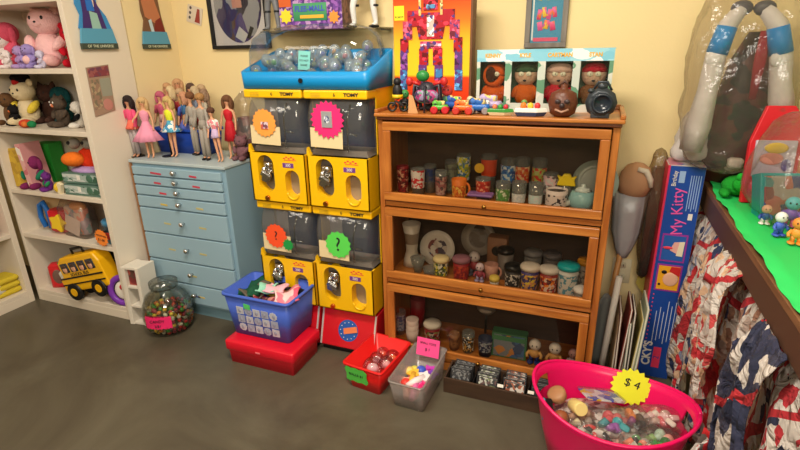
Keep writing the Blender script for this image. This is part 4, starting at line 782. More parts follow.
# doll display box
def pj_x(px, py, y): return atx(px, py, y)
t_ = T('plush_display_box', 'sky blue window box of four plush dolls on top of the bookcase', 'boxed dolls', (.578, -.20, BT))
w_ = .245; H = .222; D_ = .10
SKYP = PRINT([(120, 190, 214), (150, 206, 222), (228, 236, 236), (130, 196, 218)], 16, .4, (1, 1, 2))
q = MB(M((44, 100, 74), .5)); q.b2(-w_, w_, D_-.004, D_, 0, H); q.b2(-w_, -w_+.003, 0, D_, 0, H); q.b2(w_-.003, w_, 0, D_, 0, H); q.b2(-w_, w_, 0, D_, 0, .004); q.build('box_shell', t_)
q = MB(SKYP); q.b2(-w_-.002, w_+.002, -.003, D_, H-.0, H+.003); q.b2(-w_, w_, -.003, .0, H-.04, H); q.build('header', t_)
q = MB(PRINT([(206, 206, 196), (190, 200, 190), (90, 140, 110)], 22)); q.b2(-w_, w_, -.003, 0, 0, .03)
cxs = [-.184, -.063, .061, .183]
for a_, b_ in zip([-w_]+[c_+.048 for c_ in cxs], [c_-.048 for c_ in cxs]+[w_]): q.b2(a_, b_, -.003, 0, .03, H-.04)
q.build('window_frame', t_)
for c_, nm_ in zip(cxs, ('KENNY', 'KYLE', 'CARTMAN', 'STAN')): text(nm_, .02, col(226, 170, 50), t_, (c_, -.0035, H-.019), name='name_lettering', sx=.9, bold=.0008)
q = MB(CLEAR((246, 246, 246), .03)); [q.b2(c_-.05, c_+.05, -.0005, .0005, .028, H-.038) for c_ in cxs]; q.build('windows', t_)
for c_, bodyc, hatc, facec, lab in zip(cxs, ((226, 96, 30), (214, 100, 30), (196, 30, 50), (130, 84, 50)), ((196, 84, 30), (60, 90, 60), (216, 176, 150), (190, 30, 50)), ((60, 34, 24), (216, 176, 140), (222, 182, 150), (220, 180, 148)),
   ('orange hooded plush doll, first in the window box', 'plush doll with dark green cap and orange coat in the window box', 'broad plush doll in a red coat, third in the window box', 'plush doll with red cap and brown coat, last in the window box')):
    t2 = T('plush_doll', lab, 'plush doll', (.578+c_, -.15, BT+.004)); big = 1.12 if 'broad' in lab else 1
    q = MB(fz(*bodyc)); q.ell((0, 0, .055), (.043*big, .03, .048)); q.ell((-.038*big, -.01, .065), (.012, .012, .025), (0, .4, 0)); q.ell((.038*big, -.01, .065), (.012, .012, .025), (0, -.4, 0)); q.build('body', t2)
    q = MB(fz(40, 60, 46)); q.b2(-.03, .03, -.022, .02, 0, .02); q.build('trousers', t2)
    q = MB(fz(*facec)); q.ell((0, -.004, .128), (.044*big, .033, .042)); h_ = q.build('head', t2)
    q = MB(fz(*hatc)); q.lathe([(.045*big, .138), (.043*big, .15), (.03*big, .165), (.005, .173)], n=20, sc=(1, .8)); q.build('cap', t2)
    if 'hooded' in lab: q = MB(fz(214, 90, 30)); torus(q, (0, -.022, .125), .03, .014, n=20); q.m(fz(70, 40, 28)); q.ell((-.01, -.035, .13), (.02, .008, .03)); q.build('hood', h_)
    q = MB(col(232, 226, 190)); 
    for e in (-1, 1): q.ell((e*.014, -.036, .132), (.011, .004, .009), n=12, k=6)
    q.m(BLACK); [q.ell((e*.012, -.0405, .132), .0018, n=6, k=4) for e in (-1, 1)]; q.build('eyes', h_)
    q = MB(BLACK); q.ell((0, -.037, .108), (.007, .003, .004), n=10, k=5); q.build('mouth', h_)
def topx(px, y): return atx(px, 105, y)
# canteens
t_ = T('clay_head_jar', 'brown round clay face jar on the bookcase top', 'jar', (atx(562, 112, -.345), -.335, BT))
BR = M((96, 52, 34), .4, bump=.5, bs=40)
q = MB(BR); q.lathe([(.025, 0), (.042, .012), (.050, .045), (.042, .08), (.02, .092), (.013, .095), (.013, .108), (.001, .11)], n=28, sc=(1, .8)); q.build('pot_body', t_)
q = MB(M((70, 40, 30), .4)); q.tube([(.018, 0, .1), (.0, 0, .12), (-.018, 0, .1)], .005); q.build('handle', t_)
q = MB(M((60, 46, 48), .4)); q.ell((-.015, -.038, .055), (.01, .006, .008)); q.ell((.015, -.038, .055), (.01, .006, .008)); q.ell((0, -.042, .042), (.009, .01, .01)); q.m(M((170, 130, 110), .4)); q.tube([(-.022, -.036, .028), (0, -.043, .02), (.022, -.036, .028)], .004); q.build('face', t_)
t_ = T('camera_flask', 'dark grey camera-shaped flask with round lens beside the clay jar', 'flask', (atx(600, 112, -.35), -.335, BT))
GM = M((58, 64, 70), .35, .3, bump=.3, bs=50)
q = MB(GM); q.lathe([(.035, -.02), (.050, -.012), (.052, .01), (.04, .024)], (0, 0, .05), 10, (PI/2, 0, 0)); q.b2(-.03, .03, -.02, .02, .0, .02); q.build('case', t_, bevel=.003)
q = MB(M((36, 44, 54), .2)); q.lathe([(.034, 0), (.034, .016), (.026, .018), (.025, .01), (.001, .008)], (.004, -.02, .05), 28, (PI/2, 0, 0)); q.build('lens', t_)
q = MB(GM); q.cyl((0, 0, .095), .016, .018, 16); q.tube([(-.03, 0, .09), (-.014, 0, .118), (.014, 0, .118), (.03, 0, .09)], .004); q.ell((-.035, -.01, .09), (.012, .01, .008)); q.build('cap', t_)
# small toys
def toycar(name, label, x, y, c1, c2, s, rz=0, wheel=(40, 40, 44), big=1.0, z=None, driver=None):
    s *= 1.3
    t_ = T(name, label, 'toy vehicle', (x, y, (BT if z is None else z)+.013*s*big), rz)
    q = MB(M(c1, .3)); q.loft([rring(.07*s, .03*s, .01*s, .0), rring(.08*s, .036*s, .012*s, .012*s), rring(.07*s, .03*s, .012*s, .022*s)]); q.build('chassis', t_)
    q = MB(PRINT([c2, c1, (60, 60, 70), (226, 200, 120)], 60)); q.ell((-.022*s, 0, .03*s), (.016*s, .014*s, .014*s)); q.rbox((.005*s, 0, .03*s), (.035*s, .026*s, .02*s), .006*s); q.build('cabin', t_)
    for a_ in (-.026, .026):
        for e in (-1, 1): q = MB(M(wheel, .5)); q.lathe([(.009*s*big, 0), (.013*s*big, .003*s), (.013*s*big, .009*s), (.009*s*big, .012*s)], (a_*s, e*.02*s+(.006*s if e > 0 else 0), 0), 14, (PI/2, 0, 0)); q.build('wheel', t_)
    if driver: q = MB(M(driver, .5)); q.ell((0, 0, .05*s), (.011*s, .011*s, .014*s)); q.build('driver', t_)
    return t_
def tp(px, py, y): p_ = at(px, py, 'z', BT); return (atx(px, py, y), y)
x, y = tp(399, 110, -.335)
t_ = T('toy_rider', 'black toy motorcycle with yellow band at the left end of the bookcase top', 'toy vehicle', (x-.005, y, BT), .3); t_.scale = (1.2,)*3
for a_ in (-.018, .02): q = MB(BLACK); torus(q, (a_, 0, .017), .013, .004, n=16, k=6); q.build('wheel', t_)
q = MB(M((60, 60, 64), .3)); q.tube([(-.018, 0, .018), (-.005, 0, .035), (.02, 0, .018)], .004); q.tube([(-.005, -.014, .045), (-.005, .014, .045)], .003); q.build('frame', t_)
q = MB(M((24, 22, 26), .5)); q.ell((0, 0, .065), (.016, .014, .026)); q.m(M((230, 190, 30), .4)); q.lathe([(.018, .045), (.018, .056)], n=14); q.m(M((24, 22, 26), .5)); q.ell((0, 0, .096), .013); q.build('rider', t_)
x, y = tp(411, 110, -.355)
t_ = T('cardboard_piece', 'folded tan cardboard piece leaning among the toys on the bookcase', 'cardboard', (x, y, BT)); q = MB(col(190, 140, 90)); q.prism([(-.012, 0), (.028, 0), (.004, .065), (-.012, .07)], .004, RM((-.15, 0, 0))); q.build('flap', t_)
x, y = tp(427, 112, -.30)
t_ = T('spider_robot', 'dark wiry toy robot with green head and red claws on the bookcase', 'toy robot', (x, y, BT), .1); t_.scale = (1.1, 1.1, 1.35)
q = MB(M((44, 42, 54), .4)); q.ell((0, 0, .06), (.035, .025, .025)); [q.tube([(0, 0, .06), (.05*math.cos(a_), .03*math.sin(a_), .075), (.062*math.cos(a_), .042*math.sin(a_), 0)], [.006, .005, .003]) for a_ in (.5, 1.6, 2.7, 3.7, 4.7, 5.8)]; q.build('body', t_)
q = MB(PRINT([(150, 140, 170), (60, 50, 80), (90, 150, 110), (170, 60, 120)], 90)); q.ell((.0, -.012, .045), (.045, .02, .022)); q.build('gears', t_)
q = MB(M((40, 130, 60), .4)); q.ell((-.015, 0, .1), (.024, .018, .016)); q.build('head', t_)
for e in (-1, 1): q = MB(M((190, 40, 40), .4)); q.tube([(e*.02, 0, .075), (e*.055, -.005, .085)], .005); q.ell((e*.062, -.005, .085), (.013, .01, .013)); q.build('claw', t_)
toycar('toy_buggy', 'red and green toy buggy with big red wheels on the bookcase', *tp(440, 112, -.345), (90, 170, 60), (40, 90, 60), .62, .2, (190, 30, 40), 1.4)
toycar('toy_buggy', 'blue and lime toy buggy behind the orange truck', *tp(455, 108, -.28), (50, 90, 170), (130, 210, 70), .8, -.3, (50, 50, 60), 1.2)
toycar('toy_truck', 'orange toy truck with red wheels on the bookcase edge', *tp(463, 113, -.345), (236, 110, 40), (210, 50, 40), .7, .1, (190, 50, 40), 1.2)
toycar('toy_car', 'blue toy car between the orange truck and the green boat', *tp(479, 112, -.325), (40, 100, 180), (60, 80, 130), .8, .05, (140, 130, 130), 1.0)
toycar('toy_car', 'lavender toy car behind the green boat', *tp(490, 104, -.25), (176, 160, 200), (190, 176, 210), .9, -.1, (90, 70, 100), 1.0)
toycar('toy_car', 'dark green toy tank with white guns under the robot box legs', *tp(437, 104, -.22), (40, 76, 56), (60, 100, 70), .9, .1, (40, 50, 50), 1.0)
def boat(label, x, y, hull, deck, bits, s=1, rz=0):
    t_ = T('toy_boat', label, 'toy boat', (x, y, BT), rz)
    def hr(f, z): return [(-.045*s*f, -.014*s*f, z), (.02*s*f, -.017*s*f, z), (.05*s*f, 0, z), (.02*s*f, .017*s*f, z), (-.045*s*f, .014*s*f, z)]
    q = MB(M(hull, .35)); q.loft([hr(.8, 0), hr(1, .012*s)], False); q.build('hull', t_, bevel=.002)
    q = MB(M(deck, .35)); q.loft([hr(1.02, .012*s), hr(.95, .024*s)], False); q.build('deck', t_, bevel=.002)
    q = MB(); [(q.m(M(c, .4)), q.ell((-.02*s+.02*s*i, 0, .03*s), (.009*s, .008*s, .01*s))) for i, c in enumerate(bits)]; q.build('deck_fittings', t_)
    return t_
boat('green and cream toy boat with red fittings on the bookcase edge', *tp(500, 113, -.35), (210, 190, 150), (60, 140, 60), [(230, 120, 80), (60, 150, 60), (200, 40, 60)], 1.0)
boat('white toy speedboat with orange flame marks on the bookcase edge', *tp(530, 113, -.35), (50, 60, 90), (232, 228, 222), [(236, 120, 40), (230, 190, 50), (210, 50, 50)], 1.2, .05)
figurine('tiny green and red figure behind the white speedboat', *tp(524, 106, -.27), BT, .05, ((60, 130, 60), (200, 60, 60), (110, 150, 80)))

for px, y_, s_, cc_, lab in ((405, -.26, .08, ((40, 90, 50), (30, 30, 34), (60, 140, 70)), 'small green and black figure behind the toy motorcycle'), (418, -.24, .10, ((50, 50, 60), (120, 40, 60), (90, 80, 110)), 'dark red and grey robot figure behind the spider robot'),
  (447, -.26, .10, ((70, 60, 110), (60, 100, 80), (200, 60, 60)), 'violet and green figure with red head before the robot box'), (470, -.27, .06, ((214, 120, 50), (60, 90, 160), (220, 200, 160)), 'tiny orange and blue figure beside the truck'), (487, -.31, .05, ((200, 190, 200), (150, 120, 180), (230, 220, 220)), 'tiny lilac figure between the blue car and green boat')):
    figurine(lab, topx(px, y_), y_, BT, s_, cc_, random.uniform(-.4, .4))
# ================================================================== THINGS ON THE FLOOR
def openbin(q, wb, db, wt, dt_, h, r=.02, t=.004, rim=None):
    q.loft([rring(wb, db, r, 0), rring(wt, dt_, r, h), rring(wt-2*t, dt_-2*t, r, h), rring(wb-2*t, db-2*t, r, t)])
    if rim: q.loft([rring(wt, dt_, r, h-rim[1]), rring(wt+rim[0]*2, dt_+rim[0]*2, r+rim[0], h-rim[1]), rring(wt+rim[0]*2, dt_+rim[0]*2, r+rim[0], h), rring(wt, dt_, r, h)], caps=(False, False))
# glass jar of sweets
JX, JY = -1.195, -.50; JS = 1.15
t_ = T('sweet_jar', 'round clear jar half full of wrapped sweets with a pink price tag', 'jar', (JX, JY, 0)); t_.scale = (JS, JS, 1.22)
q = MB(CLEAR((244, 246, 242), .08, .05)); q.lathe([(.06, 0), (.095, .02), (.108, .07), (.105, .12), (.085, .165), (.055, .185), (.055, .2), (.05, .2), (.05, .185), (.08, .163), (.1, .12), (.103, .07), (.09, .024), (.055, .006)], n=36); q.build('jar_glass', t_)
q = MB(CLEAR((210, 214, 210), .2, .1)); q.lathe([(.06, .2), (.06, .225), (.02, .235), (.001, .236)], n=30); q.build('lid', t_)
q = MB(M((240, 40, 110), .6)); pts = []
q.loft([[(.1105*math.sin(a_)+.0, -.1105*math.cos(a_), z+.004*(i % 2)) for i, a_ in enumerate([-.62+1.1*k/16 for k in range(17)])] for z in (.052, .105)], False, (False, False)); tg = q.build('price_tag', t_, rot=(0, 0, .42), solid=.001)
text('CANDY', .018, INK, tg, (.0-.005, -.1125, .09), name='handwriting'); text('2/$1', .016, INK, tg, (-.005, -.1125, .068), name='handwriting')
lab = 'small wrapped sweet in the round clear jar'
sc_ = [(200, 40, 40), (70, 140, 60), (226, 190, 60), (220, 214, 190), (150, 40, 60), (90, 60, 40), (220, 120, 50)]
pr_ = []
for c in sc_: q = MB(M(c, .35)); q.ell((0, 0, 0), (.0135, .0105, .0105), n=8, k=5); o = q.build('wrapped_sweet'); tag(o, lab, 'sweet', 'wrapped sweets in the clear jar'); pr_.append(o)
cnt = 0
for lz in range(6):
    rr = JS*[.075, .088, .092, .092, .09, .082][lz]
    for ring in (1, .72, .38):
        for i in range(int(21*ring)):
            a_ = 2*PI*i/int(21*ring)+lz*.3
            if ring < 1 and lz < 5: continue
            o = pr_[cnt % 7] if cnt < 7 else pr_[random.randrange(7)].copy()
            if cnt >= 7: COL.objects.link(o)
            o.location = (JX+rr*ring*math.cos(a_), JY+rr*ring*math.sin(a_), .022+.0200*lz+random.uniform(-.002, .004)); o.rotation_euler = (random.random()*3, random.random()*3, random.random()*3); cnt += 1
# white slatted frame
t_ = T('white_rack', 'small white wooden rack standing between bookcase and sweet jar', 'rack', (-1.385, -.52, 0), rot=(-.03, 0, .12))
q = MB(M((222, 214, 200), .5)); q.b2(-.055, -.03, -.02, .1, 0, .33); q.build('side_panel', t_, bevel=.002); q = MB(M((222, 214, 200), .5)); q.b2(.035, .055, -.02, .1, 0, .33); q.build('side_panel', t_, bevel=.002)
for z in (.0, .10, .21, .316): q = MB(M((222, 214, 200), .5)); q.b2(-.03, .035, -.015, .09, z, z+.014); q.build('shelf', t_, bevel=.002)
q = MB(PRINT([(120, 40, 40), (90, 60, 50), (160, 70, 60)], 30)); q.b2(-.028, .033, .0, .08, .225, .31); q.build('dark_contents', t_)
# red lidded tub
RDP = M((214, 20, 44), .35)
t_ = T('red_storage_tub', 'red storage tub with lid, under the blue bin of clothes', 'storage tub', (-.525, -.53, 0), .0)
q = MB(RDP); q.loft([rring(.345, .212, .01, 0), rring(.352, .219, .01, .075), rring(.354, .222, .01, .08)]); q.build('tub', t_)
q = MB(RDP); q.loft([rring(.368, .232, .014, .070), rring(.372, .236, .014, .074), rring(.372, .236, .014, .112), rring(.364, .228, .012, .118), rring(.32, .18, .01, .117)]); q.build('lid', t_)
q = MB(M((236, 120, 130), .5)); q.b2(-.012, .012, -.1215, -.119, .086, .092); q.build('mould_mark', t_)
# blue bin of clothes
PUR = M((70, 100, 200), .4)
BZ = .1185
t_ = T('blue_clothes_bin', 'blue plastic bin with grey printed pictures full of doll clothes', 'bin', (-.555, -.475, BZ), .0)
q = MB(PUR); openbin(q, .31, .20, .355, .24, .215, .02, .004, (.008, .012)); q.build('bin_body', t_)
q = MB()
gm = [M((190, 194, 206), .6), M((160, 168, 190), .6)]
for i in range(5):
    for j in range(3):
        z = .045+.045*j; yy = -.1-(.02*z/.215)-.0015
        q.m(gm[(i+j) % 2]); q.prism([(-.020, -.020), (.019, -.018), (.020, .019), (-.018, .020)] if (i+j) % 3 else starpoly(.022, .019, 9), .0015, RM((.093, 0, 0), (-.09+.045*i, yy-.001, z)))
        q.m(M((150, 156, 180), .6)); q.ell((-.09+.045*i+.003*((i*j) % 3-1), yy-.0015, z), (.008, .001, .011), n=8, k=4)
q.build('printed_pictures', t_)
q = MB(M((90, 210, 110), .6)); q.box((-.045, -.1195, .163), (.034, .002, .026), (.093, .1, 0)); q.build('green_sticker', t_)
def cloth(label, loc, sz, c, rz=0, name='doll_garment', tilt=(0, 0)):
    mt = fz(*c) if not isinstance(c, bpy.types.Material) else c; ph = random.random()*6
    q = MB(mt); q.grid(lambda u, v: ((u-.5)*sz[0]*(1+.1*math.sin(9*v+ph)), (v-.5)*sz[1]*(1+.1*math.sin(7*u+ph)), sz[2]*(.5+.3*math.sin(6*u+ph)+.3*math.cos(8*v+ph))), 14, 12)
    return tag(q.build(name, loc=loc, rot=(tilt[0], tilt[1], rz), solid=.006), label, 'garment')
bx_, by_ = -.555, -.475
cloth('dark green cloth at the left of the blue bin', (bx_-.105, by_+.02, BZ+.16), (.12, .17, .05), (36, 84, 62), .2)
cloth('grey-brown cloth beside the dark green cloth in the blue bin', (bx_-.055, by_-.01, BZ+.165), (.09, .15, .05), (104, 96, 84), -.5)
cloth('mint green cloth near the middle of the blue bin', (bx_-.01, by_-.0, BZ+.19), (.08, .09, .03), (150, 214, 190), .3)
cloth('pale pink folded card-like cloth on top of the blue bin', (bx_+.04, by_+.0, BZ+.205), (.10, .08, .02), (232, 180, 196), .15)
cloth('hot pink and white garment at the right of the blue bin', (bx_+.11, by_-.02, BZ+.185), (.11, .15, .04), PRINT([(236, 130, 150), (240, 200, 200), (226, 90, 120)], 20), .5)
cloth('dark red patterned garment low in the blue bin', (bx_+.03, by_-.06, BZ+.165), (.14, .08, .04), PRINT([(130, 30, 50), (60, 40, 40), (190, 120, 110)], 40), 0)
cloth('black cloth at the back of the blue bin', (bx_+.0, by_+.06, BZ+.15), (.26, .08, .04), (40, 36, 40), 0)
# red bin with clear balls
RB2 = M((222, 26, 26), .35)
t_ = T('red_bin', 'open red plastic bin of clear toy balls with a green tag', 'bin', (.003, -.505, 0), -.13)
q = MB(RB2); openbin(q, .145, .22, .185, .26, .125, .012, .003, (.006, .008)); q.build('bin_body', t_)
q = MB(M((90, 204, 80), .6)); q.prism([(x_*.055, z_*.042) for x_, z_ in [(-1, -.8), (-.7, -1), (-.4, -.85), (0, -1), (.4, -.85), (.8, -1), (1, -.6), (.9, 0), (1, .6), (.7, 1), (.3, .85), (0, 1), (-.4, .85), (-.8, 1), (-1, .6), (-.9, 0)]], .0015, RM((.18, .0, 0), (-.03, -.128, .075))); tg = q.build('price_tag', t_)
text('BALLS $1', .018, INK, tg, (-.03, -.1295, .077), rot=(PI/2+.18, 0, 0), name='handwriting')
def wl(t_, x, y, z): return Matrix.Rotation(t_.rotation_euler.z, 4, 'Z') @ Vector((x, y, z))+t_.location
for i, (x, y, z, r_, c, lab) in enumerate(((-.01, -.03, .065, .044, (236, 220, 226), 'large clear pinkish ball in the red bin'), (.03, .02, .065, .034, (232, 190, 190), 'clear ball with rosy inside in the red bin'), (-.03, .035, .06, .032, (230, 220, 226), 'clear ball behind the large one in the red bin'), (.03, .075, .06, .036, (236, 120, 40), 'orange toy in a clear ball at the back of the red bin'), (-.03, .09, .055, .03, (230, 90, 50), 'small orange-red ball at the back of the red bin'), (-.045, -.07, .035, .026, (50, 50, 130), 'dark blue ball at the front of the red bin'), (.03, -.07, .035, .027, (200, 180, 190), 'clear ball at the front right of the red bin'), (.04, .03, .035, .022, (236, 60, 60), 'red ball at the side of the red bin'))):
    t2 = T('toy_ball', lab, 'ball', wl(t_, x, y, z)); q = MB(CLEAR((240, 226, 228), .1, .05)); q.ell((0, 0, 0), r_); q.build('shell', t2); q = MB(M(c, .4)); q.ell((0, 0, -.2*r_), (r_*.6, r_*.55, r_*.5)); q.build('inside', t2)
# clear bin
t_ = T('clear_bin', 'frosted clear bin of small bright toys with a pink price card', 'bin', (.205, -.54, 0), -.04)
FR = CLEAR((232, 224, 220), .05, .25, milk=.22)
q = MB(FR); openbin(q, .13, .24, .145, .30, .135, .014, .003, (.004, .006)); q.build('bin_body', t_)
q = MB(M((246, 80, 150), .6)); q.prism([(-.052, 0), (.052, 0), (.052, .08), (-.052, .08)], .0015, RM((-.25, 0, 0), (-.005, .11, .10))); tg = q.build('price_card', t_, label='hot pink price card')
text('SMALL TOYS', .013, INK, tg, (-.005, .121, .158), rot=(PI/2-.25, 0, 0), name='handwriting'); text('$ 1', .018, INK, tg, (-.005, .115, .13), rot=(PI/2-.25, 0, 0), name='handwriting')
def stick(label, loc, c, rot, ln=.07, r=.007, kind=0):
    t2 = T('small_toy', label, 'toy', loc, rot=rot); q = MB(M(c, .4)); q.tube([(0, -ln/2, 0), (0, 0, .004), (0, ln/2, 0)], [r, r*1.2, r]); q.build('shaft', t2); q = MB(M(c, .4)); q.ell((0, ln/2, 0), (r*1.8, r*1.8, r*1.5)) if kind == 0 else q.prism(starpoly(r*2.6, r*1.6, 5), .006, RM((PI/2, 0, 0), (0, ln/2, 0))); q.build('head', t2); return t2
for i, (x, y, z, c, rz, lab) in enumerate(((-.02, .03, .05, (236, 210, 120), 1.3, 'cream yellow toy in the clear bin'), (-.03, -.02, .055, (240, 190, 60), .2, 'yellow toy in the clear bin'), (.02, .03, .05, (60, 90, 200), .6, 'blue toy in the clear bin'), (.035, .0, .055, (120, 60, 180), -.5, 'purple toy in the clear bin'), (.03, -.05, .045, (230, 40, 120), -.3, 'hot pink toy in the clear bin'), (.0, -.03, .065, (240, 226, 226), -.7, 'white stick toy lying on top in the clear bin'), (-.01, -.07, .045, (226, 60, 50), .9, 'red toy at the front of the clear bin'), (-.04, -.07, .04, (236, 160, 140), .4, 'peach toy at the front of the clear bin'), (.0, .07, .04, (230, 220, 90), 1.5, 'yellow-green toy at the back of the clear bin'), (.04, .05, .04, (200, 60, 180), .2, 'magenta toy beside the blue toy in the clear bin'), (.01, -.0, .04, (190, 40, 60), 1.1, 'crimson toy in the middle of the clear bin'), (.015, -.08, .05, (236, 120, 180), .1, 'pale pink toy at the front right of the clear bin'))):
    stick(lab, wl(t_, x*.7-.003, y*.9, z), c, (.2, .1, rz), .085, .0125, i % 2)
# tray with cassettes
TX0 = .303
t_ = T('wooden_tray', 'dark brown wooden tray of black game cartridges in front of the bookcase', 'tray', (TX0, -.51, 0))
DB = WOOD((58, 40, 28), (74, 52, 36), (3, 20, 20), .5)
q = MB(DB); q.b2(0, .46, 0, .008, 0, .072); q.build('front_board', t_, bevel=.001)
q = MB(DB); q.b2(0, .008, .008, .135, 0, .072); q.b2(.452, .46, .008, .135, 0, .072); q.b2(.008, .452, .127, .135, 0, .072); q.b2(.008, .452, .008, .127, 0, .006); q.build('tray_sides', t_, bevel=.001)
for i in range(1, 4): q = MB(BLACK); q.b2(.008+.111*i-.002, .008+.111*i+.002, .008, .127, .006, .06); q.build('divider', t_)
CG = [(30, 28, 30), (26, 26, 30), (36, 34, 36)]
for cI in range(4):
    spine = [PRINT([(30, 30, 34), (110, 110, 110), (40, 40, 44)], 120), PRINT([(120, 130, 90), (40, 40, 40), (180, 180, 170), (90, 60, 60)], 120), PRINT([(200, 190, 180), (150, 80, 50), (40, 36, 36)], 100), M((26, 26, 28))][cI]
    desc = ['striped black', 'green and grey labelled', 'orange and white labelled', 'plain black'][cI]
    for k in range(7 if cI != 3 else 5):
        lb = desc+' game cartridge in compartment '+['one', 'two', 'three', 'four'][cI]+' of the brown tray'
        lb = desc+' game cartridge, '+['frontmost', 'second', 'third', 'fourth', 'fifth', 'sixth', 'rearmost'][k]+' at the '+['left end', 'second compartment', 'third compartment', 'right end'][cI]+' of the brown tray'
        t2 = T('game_cartridge', lb, 'game cartridge', (TX0+.062+.111*cI+random.uniform(-.004, .004), -.49+.016*k, .013+.0), rot=(-.5, random.uniform(-.04, .04), random.uniform(-.05, .05)), group=desc+' game cartridges')
        q = MB(M(CG[k % 3], .35)); q.b2(-.042, .042, -.005, .006, 0, .075+.004*(k % 2)); q.build('case', t2, bevel=.0015)
        q = MB(spine); q.b2(-.036, .036, -.006, -.0045, .04, .072); q.m(spine); q.b2(-.036, .036, -.003, .004, .0745+.004*(k % 2), .0755+.004*(k % 2)); q.build('paper_label', t2)
for xx in (.215, .335, .385): q = MB(WHITE); q.b2(-.012, .012, -.0015, 0, 0, .012); tag(q.build('price_sticker', loc=(TX0+xx+.02, -.502, .078), rot=(-.5, 0, 0)), 'tiny white price sticker on a black cartridge '+{.215: 'in the third compartment', .335: 'at the left of the right end', .385: 'at the right end'}[xx], 'sticker')

# ================================================================== PINK BASKET
PK = M((230, 14, 96), .3)
BXc, BYc = .928, -.70
t_ = T('pink_basket', 'large hot pink oval tub basket with cut-out handles full of bagged toys', 'basket', (BXc, BYc, 0), -.12); t_.scale = (.94, 1, 1)
q = MB(PK)
def br(rx, ry, z, up=0, n=48): return [(rx*math.cos(2*PI*i/n), ry*math.sin(2*PI*i/n), z+up*abs(math.cos(2*PI*i/n))**2.2) for i in range(n)]
# wall with real handle openings at both ends
Lv = [(.19, .125, 0, 0), (.225, .155, .13, 0), (.243, .172, .20, .02), (.255, .183, .235, .035), (.264, .190, .262, .045)]
def side(off):
    R_ = []
    for rx, ry, z, up in Lv: R_.append([q.bm.verts.new(Vector(p_)) for p_ in br(rx-off, ry-off, z+(off if z == 0 else 0), up)])
    return R_
O_, I_ = side(0), side(.004); n_ = 48
hole = lambda i: (i % n_ in (0, 1, 2, n_-1, n_-2, n_-3)) or (i % n_ in (n_//2-3, n_//2-2, n_//2-1, n_//2, n_//2+1, n_//2+2))
for k in range(4):
    for i in range(n_):
        j = (i+1) % n_
        if k == 2 and hole(i): 
            continue
        q.face((O_[k][i], O_[k][j], O_[k+1][j], O_[k+1][i]), True); q.face((I_[k][j], I_[k][i], I_[k+1][i], I_[k+1][j]), True)
for i in range(n_): j = (i+1) % n_; q.face((O_[4][i], O_[4][j], I_[4][j], I_[4][i]))
q.face(O_[0]); q.face(I_[0]); q.build('tub', t_)
q = MB(PK); rp_ = [Vector(p_) for p_ in br(.266, .192, .262, .045)]; q.tube(rp_+[rp_[0]], .0065, 8); q.build('rim', t_)
def place_bag(label, x, y, z, sx, sy_, sz, cols, rz=0, tilt=0, scale=35):
    loc = wl(t_, x, y, z); t2 = T('bagged_toys', label, 'bag of toys', loc, rot=(tilt, 0, rz))
    cs = cols
    q = MB()
    for k in range(9):
        q.m(M(cs[k % len(cs)], .45)); a_ = k*2.4; rr = .62*math.sqrt((k+.5)/9)
        if k % 3 == 2: q.rbox((sx*rr*math.cos(a_), sy_*rr*math.sin(a_), sz*.1), (sx*.45, sy_*.35, sz*.6), .006, (random.random(), random.random(), a_))
        elif k % 3 == 1: q.tube([(sx*rr*math.cos(a_)-sx*.25, sy_*rr*math.sin(a_), 0), (sx*rr*math.cos(a_), sy_*rr*math.sin(a_), sz*.35), (sx*rr*math.cos(a_)+sx*.25, sy_*rr*math.sin(a_)+sy_*.1, 0)], [sz*.2, sz*.28, sz*.16])
        else: q.ell((sx*rr*math.cos(a_), sy_*rr*math.sin(a_), sz*.15), (sx*.26, sy_*.3, sz*.45))
    q.build('toys', t2)
    q = MB(CLEAR((240, 238, 236), .07, .1, .9, 30)); q.loft([rring(2*sx*.7, 2*sy_*.7, .02, -sz*.6), rring(2*sx, 2*sy_, .03, -sz*.1), rring(2*sx*1.02, 2*sy_, .03, sz*.3), rring(2*sx*.6, 2*sy_*.6, .02, sz*.75)]); o = q.build('film', t2)
    tx = bpy.data.textures.get('crumple') or bpy.data.textures.new('crumple', 'CLOUDS'); s1 = o.modifiers.new('s', 'SUBSURF'); s1.levels = s1.render_levels = 2; dd = o.modifiers.new('d', 'DISPLACE'); dd.texture = tx; dd.strength = .018
    return t2
place_bag('bag of red, pink and turquoise toys in the middle of the pink basket', .02, -.02, .195, .07, .06, .05, [(40, 170, 180), (214, 80, 90), (150, 80, 170), (206, 100, 100), (60, 150, 160)], .3)
place_bag('bag with white, tan and brown toys left of the turquoise one in the basket', -.085, -.03, .19, .05, .07, .045, [(190, 150, 120), (214, 200, 190), (120, 80, 60), (226, 214, 170)], .2)
place_bag('bag with green toys at the right end of the pink basket', .16, -.05, .20, .065, .06, .05, [(40, 120, 50), (180, 210, 190), (60, 160, 70), (230, 160, 150), (150, 190, 120)], -.2)
place_bag('bag with pink and cream toys beside the yellow star', .15, .05, .215, .07, .05, .045, [(226, 190, 190), (236, 226, 214), (214, 90, 100), (190, 160, 150)], .1)
place_bag('bag with brown, black and orange toys in the right middle of the basket', .085, .02, .205, .05, .06, .045, [(90, 60, 40), (220, 130, 60), (40, 34, 34), (214, 204, 190), (140, 60, 120)], .6)
place_bag('bag with white, black and red toys at the front of the pink basket', -.03, -.09, .19, .09, .035, .04, [(214, 210, 204), (40, 36, 40), (206, 50, 50), (150, 140, 130)], .1)
place_bag('bag with coral and dark toys at the front right of the basket', .10, -.09, .20, .06, .035, .045, [(240, 140, 110), (50, 46, 50), (90, 150, 90), (206, 200, 190)], 0)
